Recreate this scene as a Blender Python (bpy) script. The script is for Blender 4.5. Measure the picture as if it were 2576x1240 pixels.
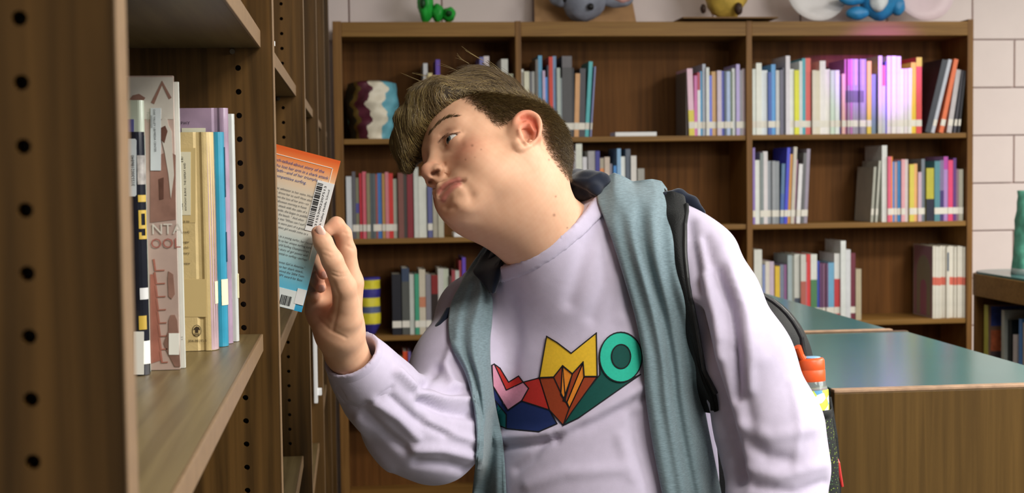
import bpy, bmesh, math, random
import numpy as np
from mathutils import Vector, Matrix
from mathutils.bvhtree import BVHTree

for _o in list(bpy.data.objects): bpy.data.objects.remove(_o)
scene = bpy.context.scene
COL = scene.collection
random.seed(7)

# ------------------------------------------------------------------ camera
FPX = 3600.0; CX, CY = 1288.0, 620.0
TH = math.radians(3.02); PSI = math.atan(400.7/3600*math.cos(TH)); RHO = 0.0125
CAM = np.array([0.0, 0.0, 1.45])
vF = np.array([math.sin(PSI)*math.cos(TH), math.cos(PSI)*math.cos(TH), -math.sin(TH)])
_R0 = np.array([math.cos(PSI), -math.sin(PSI), 0.0]); _U0 = np.cross(_R0, vF)
vU = math.cos(RHO)*_U0+math.sin(RHO)*_R0
vR = math.cos(RHO)*_R0-math.sin(RHO)*_U0
cam_d = bpy.data.cameras.new('camera'); cam = bpy.data.objects.new('camera', cam_d); COL.objects.link(cam)
cam_d.sensor_width = 36.0; cam_d.sensor_fit = 'HORIZONTAL'; cam_d.lens = 36.0*FPX/2576
cam_d.clip_start = 0.02; cam_d.clip_end = 60
cam.matrix_world = Matrix(((vR[0], vU[0], -vF[0], CAM[0]), (vR[1], vU[1], -vF[1], CAM[1]), (vR[2], vU[2], -vF[2], CAM[2]), (0, 0, 0, 1)))
cam_d.dof.use_dof = True; cam_d.dof.focus_distance = 1.66; cam_d.dof.aperture_fstop = 12.5
scene.camera = cam

# ------------------------------------------------------------------ light and exposure
scene.view_settings.view_transform = 'Standard'; scene.view_settings.look = 'None'
scene.view_settings.gamma = 1.0; scene.view_settings.use_curve_mapping = False
scene.view_settings.exposure = 0.0
world = bpy.data.worlds.new('world'); scene.world = world; world.use_nodes = True
world.node_tree.nodes['Background'].inputs[0].default_value = (0.93, 0.97, 1.0, 1)
world.node_tree.nodes['Background'].inputs[1].default_value = 0.09

def area_light(name, loc, target, sx, sy, power, col):
    d = bpy.data.lights.new(name, 'AREA'); d.shape = 'RECTANGLE'; d.size = sx; d.size_y = sy
    d.energy = power; d.color = col
    o = bpy.data.objects.new(name, d); COL.objects.link(o); o.location = loc
    o.rotation_euler = (Vector(target)-Vector(loc)).to_track_quat('-Z', 'Y').to_euler()
    return o
# daylight from the tall windows along the right-hand side of the library
area_light('window_daylight', (3.0, 1.05, 2.2), (0.35, 1.95, 1.2), 2.2, 1.2, 76, (1.0, 0.985, 0.97))
# rows of ceiling fluorescents (their diffusers are built with the ceiling)
CEIL_LIGHTS = [(1.3, 0.2, 1.2, .6, 80), (3.3, 2.9, 1.0, .6, 112), (0.7, 4.0, 1.2, .6, 10), (4.2, 4.6, 1.2, .6, 45), (2.0, -1.8, 1.2, .6, 38), (3.4, -0.4, 1.2, .6, 20)]
for _x, _y, _a, _b, _p in CEIL_LIGHTS:
    area_light('ceiling_tube_light', (_x, _y, 2.86), (_x, _y, 0), _a, _b, _p, (1.0, 0.955, 0.87))
# violet stage spot that tints the right end of the far bookcase
_s = bpy.data.lights.new('violet_spot', 'SPOT'); _s.energy = 480; _s.color = (0.50, 0.12, 1.0); _s.spot_size = math.radians(11); _s.spot_blend = 1.0; _s.shadow_soft_size = 0.04
_so = bpy.data.objects.new('violet_spot', _s); COL.objects.link(_so); _so.location = (2.75, 3.6, 2.52)
_so.rotation_euler = (Vector((2.2, 6.19, 1.80))-Vector((2.75, 3.6, 2.52))).to_track_quat('-Z', 'Y').to_euler()

# ------------------------------------------------------------------ projection helpers: a photo pixel to a place in the room
def ray(x, y): return vF+(x-CX)/FPX*vR-(y-CY)/FPX*vU
def PD(x, y, d): return CAM+ray(x, y)*d
def PY(x, y, Y): r = ray(x, y); return CAM+r*(Y/r[1])
def PX(x, y, X): r = ray(x, y); return CAM+r*(X/r[0])
def PZ(x, y, Z): r = ray(x, y); return CAM+r*((Z-1.45)/r[2])
def V3(px, py, d): return np.array([(px-CX)/FPX*d, d, -(py-CY)/FPX*d])         # figure frame: right, away, up
def fig2world(v):
    v = np.asarray(v, float); return CAM+v[..., 0:1]*vR+v[..., 1:2]*vF+v[..., 2:3]*vU

def lin(h):
    if not isinstance(h, str): return tuple(h)[:3]
    h = h.lstrip('#'); o = []
    for i in (0, 2, 4):
        c = int(h[i:i+2], 16)/255.0; o.append(c/12.92 if c <= .04045 else ((c+.055)/1.055)**2.4)
    return tuple(o)

# ------------------------------------------------------------------ materials
MATS = {}
def mat(name, color='#808080', rough=.5, metal=0.0, spec=.5, noise=0.0, nscale=40, bump=0.0, bscale=200, alpha=1.0, trans=0.0, sss=0.0, coat=0.0, sheen=0.0):
    if name in MATS: return MATS[name]
    m = bpy.data.materials.new(name); m.use_nodes = True; nt = m.node_tree; b = nt.nodes['Principled BSDF']
    c = lin(color)
    b.inputs['Base Color'].default_value = (*c, 1); b.inputs['Roughness'].default_value = rough
    b.inputs['Metallic'].default_value = metal; b.inputs['Specular IOR Level'].default_value = spec
    b.inputs['Transmission Weight'].default_value = trans; b.inputs['Alpha'].default_value = alpha
    b.inputs['Coat Weight'].default_value = coat
    if sheen: b.inputs['Sheen Weight'].default_value = sheen
    if sss:
        b.inputs['Subsurface Weight'].default_value = sss; b.inputs['Subsurface Radius'].default_value = (1.0, .35, .2); b.inputs['Subsurface Scale'].default_value = .004
    if noise or bump:
        tc = nt.nodes.new('ShaderNodeTexCoord')
    if noise:
        n = nt.nodes.new('ShaderNodeTexNoise'); n.inputs['Scale'].default_value = nscale; n.inputs['Detail'].default_value = 5
        nt.links.new(tc.outputs['Object'], n.inputs['Vector'])
        r = nt.nodes.new('ShaderNodeValToRGB'); lo = tuple(x*(1-noise) for x in c); hi = tuple(min(1, x*(1+noise)) for x in c)
        r.color_ramp.elements[0].position = .3; r.color_ramp.elements[1].position = .7
        r.color_ramp.elements[0].color = (*lo, 1); r.color_ramp.elements[1].color = (*hi, 1)
        nt.links.new(n.outputs['Fac'], r.inputs['Fac']); nt.links.new(r.outputs['Color'], b.inputs['Base Color'])
    if bump:
        n2 = nt.nodes.new('ShaderNodeTexNoise'); n2.inputs['Scale'].default_value = bscale; n2.inputs['Detail'].default_value = 4
        nt.links.new(tc.outputs['Object'], n2.inputs['Vector'])
        bp = nt.nodes.new('ShaderNodeBump'); bp.inputs['Strength'].default_value = bump; bp.inputs['Distance'].default_value = .002
        nt.links.new(n2.outputs['Fac'], bp.inputs['Height']); nt.links.new(bp.outputs['Normal'], b.inputs['Normal'])
    MATS[name] = m; return m

def wood(name, c1, c2, axis='Z', scale=1.0, rough=.38, spec=.4):
    """oak veneer: long thin grain along one axis"""
    if name in MATS: return MATS[name]
    m = bpy.data.materials.new(name); m.use_nodes = True; nt = m.node_tree; b = nt.nodes['Principled BSDF']
    tc = nt.nodes.new('ShaderNodeTexCoord'); mp = nt.nodes.new('ShaderNodeMapping')
    s = [90*scale]*3; s['XYZ'.index(axis)] = 3.0*scale
    mp.inputs['Scale'].default_value = s; nt.links.new(tc.outputs['Object'], mp.inputs['Vector'])
    n = nt.nodes.new('ShaderNodeTexNoise'); n.inputs['Scale'].default_value = 1.0; n.inputs['Detail'].default_value = 6; n.inputs['Distortion'].default_value = .6
    nt.links.new(mp.outputs['Vector'], n.inputs['Vector'])
    mp2 = nt.nodes.new('ShaderNodeMapping'); s2 = [9*scale]*3; s2['XYZ'.index(axis)] = .9*scale; mp2.inputs['Scale'].default_value = s2
    nt.links.new(tc.outputs['Object'], mp2.inputs['Vector'])
    n2 = nt.nodes.new('ShaderNodeTexNoise'); n2.inputs['Scale'].default_value = 1.0; n2.inputs['Detail'].default_value = 3
    nt.links.new(mp2.outputs['Vector'], n2.inputs['Vector'])
    mx = nt.nodes.new('ShaderNodeMath'); mx.operation = 'MULTIPLY_ADD'; mx.inputs[1].default_value = .55
    nt.links.new(n.outputs['Fac'], mx.inputs[0])
    mm = nt.nodes.new('ShaderNodeMath'); mm.operation = 'MULTIPLY'; mm.inputs[1].default_value = .45
    nt.links.new(n2.outputs['Fac'], mm.inputs[0]); nt.links.new(mm.outputs[0], mx.inputs[2])
    r = nt.nodes.new('ShaderNodeValToRGB'); r.color_ramp.elements[0].position = .36; r.color_ramp.elements[1].position = .64
    r.color_ramp.elements[0].color = (*lin(c1), 1); r.color_ramp.elements[1].color = (*lin(c2), 1)
    nt.links.new(mx.outputs[0], r.inputs['Fac']); nt.links.new(r.outputs['Color'], b.inputs['Base Color'])
    b.inputs['Roughness'].default_value = rough; b.inputs['Specular IOR Level'].default_value = spec
    bp = nt.nodes.new('ShaderNodeBump'); bp.inputs['Strength'].default_value = .15; bp.inputs['Distance'].default_value = .001
    nt.links.new(n.outputs['Fac'], bp.inputs['Height']); nt.links.new(bp.outputs['Normal'], b.inputs['Normal'])
    MATS[name] = m; return m

def emis(name, color, strength):
    if name in MATS: return MATS[name]
    m = bpy.data.materials.new(name); m.use_nodes = True; b = m.node_tree.nodes['Principled BSDF']
    b.inputs['Base Color'].default_value = (*lin(color), 1); b.inputs['Emission Color'].default_value = (*lin(color), 1); b.inputs['Emission Strength'].default_value = strength
    MATS[name] = m; return m

# ------------------------------------------------------------------ object helpers
def mk(name, me, m=None, parent=None, label=None, cat=None, group=None, kind=None, smooth=False):
    o = bpy.data.objects.new(name, me); COL.objects.link(o)
    if m is not None:
        for q in (m if isinstance(m, (list, tuple)) else [m]): me.materials.append(q)
    if smooth: me.polygons.foreach_set('use_smooth', [True]*len(me.polygons))
    if parent is not None:
        o.parent = parent; o.matrix_parent_inverse = Matrix.Translation(parent.location).inverted() if parent.type == 'EMPTY' else parent.matrix_world.inverted()
    if label: o['label'] = label
    if cat: o['category'] = cat
    if group: o['group'] = group
    if kind: o['kind'] = kind
    return o
def empty(name, loc, label, cat, group=None):
    o = bpy.data.objects.new(name, None); COL.objects.link(o); o.location = tuple(loc); o.empty_display_size = .05
    o['label'] = label; o['category'] = cat
    if group: o['group'] = group
    return o
def mesh(name, v, f, mi=None, smooth=False):
    me = bpy.data.meshes.new(name); me.from_pydata([tuple(map(float, p)) for p in v], [], [tuple(q) for q in f]); me.update()
    if mi is not None: me.polygons.foreach_set('material_index', list(mi))
    if smooth: me.polygons.foreach_set('use_smooth', [True]*len(me.polygons))
    return me
BOXF = [(0, 3, 2, 1), (4, 5, 6, 7), (0, 1, 5, 4), (1, 2, 6, 5), (2, 3, 7, 6), (3, 0, 4, 7)]
def boxv(x0, x1, y0, y1, z0, z1):
    return [(x0, y0, z0), (x1, y0, z0), (x1, y1, z0), (x0, y1, z0), (x0, y0, z1), (x1, y0, z1), (x1, y1, z1), (x0, y1, z1)]
def boxme(name, x0, x1, y0, y1, z0, z1, bevel=0.0, seg=2):
    me = mesh(name, boxv(x0, x1, y0, y1, z0, z1), BOXF)
    if bevel: bev(me, bevel, seg)
    return me
def bev(me, w, seg=2):
    bm = bmesh.new(); bm.from_mesh(me)
    bmesh.ops.bevel(bm, geom=bm.edges[:], offset=w, segments=seg, profile=.7, affect='EDGES'); bm.to_mesh(me); bm.free()
def fixn(me):
    bm = bmesh.new(); bm.from_mesh(me); bmesh.ops.recalc_face_normals(bm, faces=bm.faces[:]); bm.to_mesh(me); bm.free()
def tubeme(name, pts, rad, n=8, cap=True):
    """round bar along a polyline; rad is one radius or one per point"""
    pts = [np.array(p, float) for p in pts]; v = []; f = []
    rad = [rad]*len(pts) if np.isscalar(rad) else list(rad)
    up = np.array([0, 0, 1.0])
    prev = None
    for i, p in enumerate(pts):
        t = pts[min(i+1, len(pts)-1)]-pts[max(i-1, 0)]; t = t/(np.linalg.norm(t)+1e-12)
        if prev is None:
            a = np.cross(t, up); 
            if np.linalg.norm(a) < .1: a = np.cross(t, np.array([1.0, 0, 0]))
        else: a = prev-t*(prev@t)
        a /= np.linalg.norm(a); prev = a; b = np.cross(t, a)
        for k in range(n):
            q = 2*math.pi*k/n; v.append(p+rad[i]*(math.cos(q)*a+math.sin(q)*b))
    for i in range(len(pts)-1):
        for k in range(n): f.append((i*n+k, i*n+(k+1) % n, (i+1)*n+(k+1) % n, (i+1)*n+k))
    if cap: f.append(tuple(range(n))[::-1]); f.append(tuple((len(pts)-1)*n+k for k in range(n)))
    me = mesh(name, v, f); fixn(me); return me
def lathe(name, prof, n=24, loc=(0, 0, 0), mi=None):
    v = []; f = []
    for r, z in prof:
        for k in range(n): q = 2*math.pi*k/n; v.append((loc[0]+r*math.cos(q), loc[1]+r*math.sin(q), loc[2]+z))
    mm = []
    for i in range(len(prof)-1):
        for k in range(n): f.append((i*n+k, i*n+(k+1) % n, (i+1)*n+(k+1) % n, (i+1)*n+k)); mm.append(mi[i] if mi else 0)
    f.append(tuple(range(n))[::-1]); mm.append(mi[0] if mi else 0); f.append(tuple((len(prof)-1)*n+k for k in range(n))); mm.append(mi[-1] if mi else 0)
    return mesh(name, v, f, mm)
def textme(s, size, name='lettering', align='LEFT', font_shear=0.0, space=1.0, extrude=0.0):
    c = bpy.data.curves.new(name, 'FONT'); c.body = s; c.size = size; c.align_x = align; c.shear = font_shear; c.space_character = space; c.extrude = extrude; c.resolution_u = 2
    o = bpy.data.objects.new(name, c); COL.objects.link(o)
    dg = bpy.context.evaluated_depsgraph_get(); me = bpy.data.meshes.new_from_object(o.evaluated_get(dg))
    bpy.data.objects.remove(o); bpy.data.curves.remove(c); me.name = name; return me
def xform(me, fn):
    n = len(me.vertices); co = np.empty(n*3); me.vertices.foreach_get('co', co); co = co.reshape(-1, 3)
    me.vertices.foreach_set('co', np.asarray(fn(co), float).ravel()); me.update(); return me

# ------------------------------------------------------------------ room shell
W_DARK = wood('oak_veneer_upright', '#38260e', '#684a24', 'Z')
W_SHELF = wood('oak_veneer_shelf', '#4a3a20', '#70603f', 'Y')
W_EDGE = mat('oak_edge_band', '#7d6448', .45, noise=.10, nscale=60)
W_FARX = wood('oak_veneer_far_rail', '#7c5829', '#9c743c', 'X', 1.0, .5, .25)
W_FARZ = wood('oak_veneer_far_upright', '#6e4a22', '#946a38', 'Z', 1.0, .5, .25)
W_BACK = wood('oak_veneer_back_panel', '#573614', '#7c5024', 'Z', .6, .65, .2)
BLOCK = mat('painted_block', '#efe0dc', .6, noise=.02, nscale=9, bump=.25, bscale=120)
MORTAR = mat('painted_mortar', '#dccac6', .7, bump=.3, bscale=150)

fl = mk('floor', mesh('floor', [(-1.6, -4, 0), (5, -4, 0), (5, 6.6, 0), (-1.6, 6.6, 0), (-1.6, -4, -.1), (5, -4, -.1), (5, 6.6, -.1), (-1.6, 6.6, -.1)], [(0, 1, 2, 3), (7, 6, 5, 4), (0, 4, 5, 1), (1, 5, 6, 2), (2, 6, 7, 3), (3, 7, 4, 0)]), mat('carpet', '#5d625f', .95, noise=.3, nscale=300, bump=.5, bscale=500), kind='structure')
ce = mk('ceiling', boxme('ceiling', -1.6, 5, -4, 6.6, 2.9, 3.0), mat('ceiling_tile', '#d9d6cf', .9, noise=.05, nscale=60, bump=.3), kind='structure')
wb = mk('wall_back', boxme('wall_back', -1.6, 5, 6.26, 6.6, 0, 2.9), MORTAR, kind='structure')
wl = mk('wall_left', boxme('wall_left', -1.7, -1.6, -4, 6.6, 0, 2.9), mat('painted_wall', '#d9d0c6', .7, bump=.2), kind='structure')
# concrete blocks of the far wall, as far as they show
blk = boxme('block', -.1965, .1965, -.01, .012, -.0985, .0985, .004, 2)
blk.materials.append(BLOCK)
for r in range(14):
    zc = 2.0162+.1016+(r-10)*.2185*0.98
    zc = 2.0165-.1075+(r-9)*.2165
    for c in range(13):
        xc = -.2+.4*c+(.2 if r % 2 else 0)
        if (xc < 2.5 and zc < 1.95) or zc < .4 or zc > 2.85 or xc > 4.6: continue
        o = bpy.data.objects.new('block', blk); COL.objects.link(o); o.location = (xc, 6.25, zc); o.scale = (1, 1, 1.07); o.parent = wb
for _x, _y, _a, _b, _p in CEIL_LIGHTS:
    e = empty('ceiling_light', (_x, _y, 2.9), 'recessed fluorescent ceiling light over '+{(1.3, .2): 'the near aisle', (3.3, 2.9): 'the space right of the low bookcases', (4.2, 4.6): 'the right low bookcase', (.7, 4.0): 'the left bay of the far bookcase', (2.0, -1.8): 'the floor behind the camera', (3.4, -.4): 'the rear window side'}[(_x, _y)], 'ceiling light', 'ceiling fluorescents')
    mk('diffuser', boxme('diffuser', _x-_a/2, _x+_a/2, _y-_b/2, _y+_b/2, 2.885, 2.899), mat('diffuser_white', '#ffffff', .5), e)
    mk('frame', mesh('frame', boxv(_x-_a/2-.02, _x+_a/2+.02, _y-_b/2-.02, _y-_b/2, 2.87, 2.9)+boxv(_x-_a/2-.02, _x+_a/2+.02, _y+_b/2, _y+_b/2+.02, 2.87, 2.9), BOXF+[tuple(i+8 for i in q) for q in BOXF]), mat('white_enamel', '#f0f0f0', .4), e)

# ------------------------------------------------------------------ near bookcase run on the left
def holed_panel(name, x0, x1, y0, y1, z0, z1, hx, zh0, dz, r, seg=14, depth=.012):
    """upright panel with a row of blind shelf-pin holes in both faces"""
    v = []; f = []
    def q(a, b, c, d):
        i = len(v); v.extend([a, b, c, d]); f.append((i, i+1, i+2, i+3))
    hw = min(dz/2*.98, .012)
    zs = []; z = zh0
    while z-hw > z0+.02 and z-dz > z0: z -= dz
    while z < z1-.02:
        if z > z0+.02: zs.append(z)
        z += dz
    for hxx in hx:
        pass
    xs = sorted(hx)
    for (yy, sgn) in ((y0, 1), (y1, -1)):
        cur = x0
        for hxx in xs:
            q((cur, yy, z0), (hxx-hw, yy, z0), (hxx-hw, yy, z1), (cur, yy, z1)); cur = hxx+hw
            zc = z0
            for zz in zs:
                q((hxx-hw, yy, zc), (hxx+hw, yy, zc), (hxx+hw, yy, zz-hw), (hxx-hw, yy, zz-hw)); zc = zz+hw
                # ring between square and circle
                sq = []; ci = []; cd = []
                for k in range(seg):
                    a = 2*math.pi*k/seg; ca, sa = math.cos(a), math.sin(a); m = hw/max(abs(ca), abs(sa))
                    sq.append((hxx+m*ca, yy, zz+m*sa)); ci.append((hxx+r*ca, yy, zz+r*sa)); cd.append((hxx+r*ca, yy+sgn*depth, zz+r*sa))
                b0 = len(v); v.extend(sq); v.extend(ci); v.extend(cd)
                for k in range(seg):
                    k2 = (k+1) % seg
                    f.append((b0+k, b0+k2, b0+seg+k2, b0+seg+k)); f.append((b0+seg+k, b0+seg+k2, b0+2*seg+k2, b0+2*seg+k))
                f.append(tuple(b0+2*seg+k for k in range(seg)))
                # corners left by the ring
                for (cx, cz) in ((1, 1), (-1, 1), (-1, -1), (1, -1)):
                    pass
            q((hxx-hw, yy, zc), (hxx+hw, yy, zc), (hxx+hw, yy, z1), (hxx-hw, yy, z1))
        q((cur, yy, z0), (x1, yy, z0), (x1, yy, z1), (cur, yy, z1))
    q((x0, y0, z1), (x1, y0, z1), (x1, y1, z1), (x0, y1, z1)); q((x0, y0, z0), (x1, y0, z0), (x1, y1, z0), (x0, y1, z0))
    q((x0, y0, z0), (x0, y1, z0), (x0, y1, z1), (x0, y0, z1))
    me = mesh(name, v, f)
    return me

LB = empty('bookcase', (-.22, 3.0, 0), 'long dark oak bookcase run with shelf-pin holes at the left edge', 'bookcase')
DEP = .27; TPOST = .027
POSTS = [(.59, -.0925), (1.563, -.0815), (2.505, -.0780), (3.46, -.0775), (4.42, -.0765), (5.37, -.0755)]
for (y, xf) in POSTS:
    first = y < 1
    up = mk('upright', holed_panel('upright', xf-DEP, xf-.0012, y, y+TPOST, 0.0, 2.13, [xf-.0375, xf-DEP+.045], 1.5130, .0254 if y < 3 else .0254*2, .0031, seg=16 if y < 2 else 8), W_DARK, LB)
    mk('edge_band', boxme('edge_band', xf-.0012, xf, y, y+TPOST, 0, 2.13, .0008, 2), W_EDGE, up)
mk('back_panel', boxme('back_panel', -.375, -.3625, .59, 5.397, 0, 2.13), wood('oak_back', '#3a2816', '#54391f', 'Z'), LB)
mk('top_board', boxme('top_board', -.36, -.078, .617, 5.37, 2.10, 2.128), W_SHELF, LB)
mk('plinth', boxme('plinth', -.34, -.11, .617, 5.37, 0, .08), W_DARK, LB)
def shelf_l(bay, ztop, xf, th=.0185):
    y0 = POSTS[bay][0]+TPOST+.0012; y1 = POSTS[bay+1][0]-.0012; xb = -.345
    s = mk('shelf', boxme('shelf', xb, xf-.003, y0, y1, ztop-th, ztop), W_SHELF, LB)
    mk('edge_band', boxme('edge_band', xf-.003, xf, y0, y1, ztop-th, ztop, .001, 2), W_EDGE, s)
    for yy in (y0+.003, y1-.003):
        mk('shelf_pin', tubeme('shelf_pin', [(xf-.03, yy, ztop-th-.004), (xf-.03, yy+(.004 if yy < (y0+y1)/2 else -.004)*-1, ztop-th-.004)], .0028, 8), mat('nickel', '#9a968c', .3, metal=1), s)
    return s
ZS = 1.2774
shelf_l(0, ZS, -.0985); shelf_l(0, 1.6035, -.0945); shelf_l(0, .93, -.0945); shelf_l(0, .55, -.0945)
ZU2 = PY(752, 214, 2.49)[2]; ZL2 = PX(738, 782, -.093)[2]; ZB2 = PY(775, 1150, 2.49)[2]
shelf_l(1, ZU2, -.093); shelf_l(1, ZL2, -.093); shelf_l(1, ZB2, -.093)
for b in (2, 3, 4):
    shelf_l(b, ZU2-.0*b, -.090); shelf_l(b, 1.24, -.090); shelf_l(b, .80, -.090)

# ------------------------------------------------------------------ far bookcase against the block wall
YF = 5.92; YB = 6.20
XL, XD1, XD2, XR = -.068, .694, 1.674, 2.640
FB = empty('bookcase', (1.3, 6.05, 0), 'wide brown oak three-bay bookcase standing against the block wall', 'bookcase')
def far_box(name, x0, x1, z0, z1, m, y0=YF, y1=YB, par=None, b=.003):
    return mk(name, boxme(name, x0, x1, y0, y1, z0, z1, b, 2), m, par or FB)
far_box('side_panel', XL-.0, XL+.036, 0, 2.069, W_FARZ)
far_box('side_panel', XR-.004, XR+.022, 0, 2.075, W_FARZ)
for x in (XD1, XD2): far_box('divider', x-.0125, x+.0125, 0, 2.069, W_FARZ, YF-.002)
BAYS = [(XL+.036, XD1-.0125), (XD1+.0125, XD2-.0125), (XD2+.0125, XR-.004)]
for i, (a, b) in enumerate(BAYS):
    far_box('back_panel', a-.004, b+.004, .0, 2.05, W_BACK, YB-.004, YB+.006)
    far_box('top_rail', a, b, 2.006, 2.066, W_FARX)
    far_box('kick_board', a, b, 0, .09, W_FARX, YF+.03)
SH = {0: (1.589, 1.178, .775, .462), 1: (1.589, 1.212, .80, .42), 2: (1.590, 1.2105, .789, .40)}
SHT = .0215
for i, (a, b) in enumerate(BAYS):
    for z in SH[i]: far_box('shelf', a+.001, b-.001, z-SHT, z, W_FARX, YF+.006, YB-.005)

# ------------------------------------------------------------------ low bookcases with teal tops in mid-room
TEAL = mat('teal_laminate', '#3d7474', .17, spec=.5, noise=.04, nscale=6, bump=.03, bscale=300)
W_END = wood('oak_end_panel', '#4a3516', '#684d24', 'Z', .8)
def low_case(x0, x1, y0, y1, label):
    e = empty('low_bookcase', ((x0+x1)/2, (y0+y1)/2, 0), label, 'bookcase', 'low teal-topped bookcases')
    mk('top', boxme('top', x0, x1, y0+.002, y1, 1.045, 1.07, .001, 1), TEAL, e)
    mk('end_panel', boxme('end_panel', x0-.004, x1+.004, y0-.02, y0, 0, 1.066, .002, 2), W_END, e)
    mk('end_edge', boxme('end_edge', x0-.004, x1+.004, y0-.0195, y0+.001, 1.066, 1.0715, .001, 1), mat('worn_edge', '#b08e72', .5, noise=.2, nscale=50), e)
    mk('end_panel', boxme('end_panel', x0-.004, x1+.004, y1, y1+.02, 0, 1.0715, .002, 2), W_END, e)
    mk('middle_panel', boxme('middle_panel', (x0+x1)/2-.01, (x0+x1)/2+.01, y0, y1, .1, 1.045), W_BACK, e)
    mk('plinth', boxme('plinth', x0+.03, x1-.03, y0, y1, 0, .1), W_DARK, e)
    for z in (.1, .57):
        for (a, b) in ((x0, (x0+x1)/2-.011), ((x0+x1)/2+.011, x1)):
            mk('shelf', boxme('shelf', a+.006, b-.006, y0+.001, y1-.001, z, z+.02), W_SHELF, e)
    return e
low_case(.812, 1.262, 2.36, 3.155, 'near low bookcase with glossy teal top and brown end panel')
low_case(.806, 1.240, 3.215, 4.25, 'farther low bookcase with teal top behind the first one')

# ------------------------------------------------------------------ books in the far bookcase
CN = [('white', '#f0f0ec'), ('cream', '#ece3c8'), ('grey', '#9a9a9c'), ('dark grey', '#5a5a60'), ('black', '#2c2c32'), ('red', '#dc3c3c'), ('dark red', '#8a2430'), ('pink', '#e890b0'), ('orange', '#e88040'),
      ('yellow', '#e8d440'), ('olive', '#8a8450'), ('tan', '#c8a878'), ('brown', '#7a5040'), ('green', '#50a078'), ('teal', '#48a8b0'), ('pale blue', '#a8c8e4'), ('blue', '#4a88d8'), ('navy', '#384464'), ('purple', '#6a48b0'), ('lilac', '#b8a0cc'), ('mauve', '#946a94')]
def cname(h):
    c = [int(h[i:i+2], 16) for i in (1, 3, 5)]; best = None
    for n, q in CN:
        d = sum((a-int(q[i:i+2], 16))**2 for a, i in zip(c, (1, 3, 5)))
        if best is None or d < best[0]: best = (d, n)
    return best[1]
ORD = 'first second third fourth fifth sixth seventh eighth ninth tenth eleventh twelfth thirteenth fourteenth fifteenth sixteenth seventeenth eighteenth nineteenth twentieth'.split()
TENS = {2: 'twenty', 3: 'thirty', 4: 'forty', 5: 'fifty'}
def ordinal(n):
    if n <= 20: return ORD[n-1]
    t, u = divmod(n, 10)
    return TENS[t].replace('y', 'ieth') if u == 0 else TENS[t]+'-'+ORD[u-1]
PAGES = mat('book_pages', '#e4ddcc', .9, noise=.05, nscale=300)
LABELM = mat('spine_label_paper', '#efeade', .6)
def cover_mat(h): return mat('cover_'+h[1:], h, .42, noise=.07, nscale=25)
def multi(boxes):
    v = []; f = []
    for b in boxes:
        n = len(v); v += boxv(*b); f += [tuple(i+n for i in q) for q in BOXF]
    return v, f
def book_mesh(w, d, h, ncov=3):
    """upright hardback, spine at y=0, standing at z=0, width w along x"""
    t = min(.0018, w*.16)
    bx = [(0, w, 0, .0022, 0, h), (0, t, .0022, d, 0, h), (w-t, w, .0022, d, 0, h), (t, w-t, .0022, d-.004, .003, h-.003)]
    v, f = multi(bx); return mesh('book', v, f, [0]*18+[1]*6)
def far_book(spec, zs, label, group, ybase):
    x0, x1, yt, col = spec[:4]; o = spec[4] if len(spec) > 4 else {}
    lean = o.get('lean', 0); Ys = YF+.022
    a = PY(x0, ybase, Ys)[0]; b = PY(x1, ybase, Ys)[0]; w = b-a-.0008
    h = PY((x0+x1)/2, yt, Ys)[2]-zs
    ang = 0.0
    if lean: ang = math.atan2(lean/FPX*5.95, h); h = h/math.cos(ang)
    Ys += random.uniform(-.008, .010)
    d = o.get('depth', min(.205, max(.13, h*.72)))
    me = book_mesh(w, d, h)
    ob = mk('book', me, [cover_mat(col), PAGES], None, label, 'book', group)
    if lean > 0:
        xform(me, lambda c: c-np.array([w, 0, 0])); ob.location = (b, Ys, zs+.0004); ob.rotation_euler = (0, ang, 0); off = -w
    elif lean < 0:
        ob.location = (a, Ys, zs+.0004); ob.rotation_euler = (0, ang, 0); off = 0
    else: ob.location = (a, Ys, zs+.0004); off = 0
    def kid(name, z0, z1, m, pr=.0006):
        k = bpy.data.objects.new(name, mesh(name, boxv(off-.0002, off+w+.0002, -pr, .004, z0, z1), BOXF)); COL.objects.link(k); k.data.materials.append(m); k.parent = ob
    if o.get('low'): kid('spine_band', .0004, h*o.get('lowf', .5), cover_mat(o['low']), .0004)
    if o.get('high'): kid('spine_band', h*o.get('highf', .65), h-.0004, cover_mat(o['high']), .0004)
    if o.get('mid'): kid('spine_band', h*.42, h*.58, cover_mat(o['mid']), .0004)
    if o.get('lab', True): kid('spine_label', .030, .058, LABELM, .0009)
    return ob
def run(specs, zs, shelf, bay, ybase, start=0, nolab=False):
    prev = -1e9; n = start
    for s in specs:
        s = list(s)
        if not (len(s) > 4 and s[4].get('lean')) and s[0] < prev: s[0] = min(prev, s[1]-3)
        n += 1
        o = s[4] if len(s) > 4 else {}
        hi = ybase-s[2]
        size = 'tall ' if hi > 178 else ('short ' if hi < 135 else '')
        lean = 'leaning ' if abs(o.get('lean', 0)) > 15 else ''
        lab = '%s%s%s book, %s from left on %s shelf of %s bay' % (size, lean, cname(s[3]), ordinal(n), shelf, bay)
        if nolab: o = dict(o); o['lab'] = False
        far_book(s[:4]+[o], zs, lab, 'books on the %s shelf of the %s bay' % (shelf, bay), ybase)
        prev = s[1]
    return n
L0 = {'lab': False}
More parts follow.
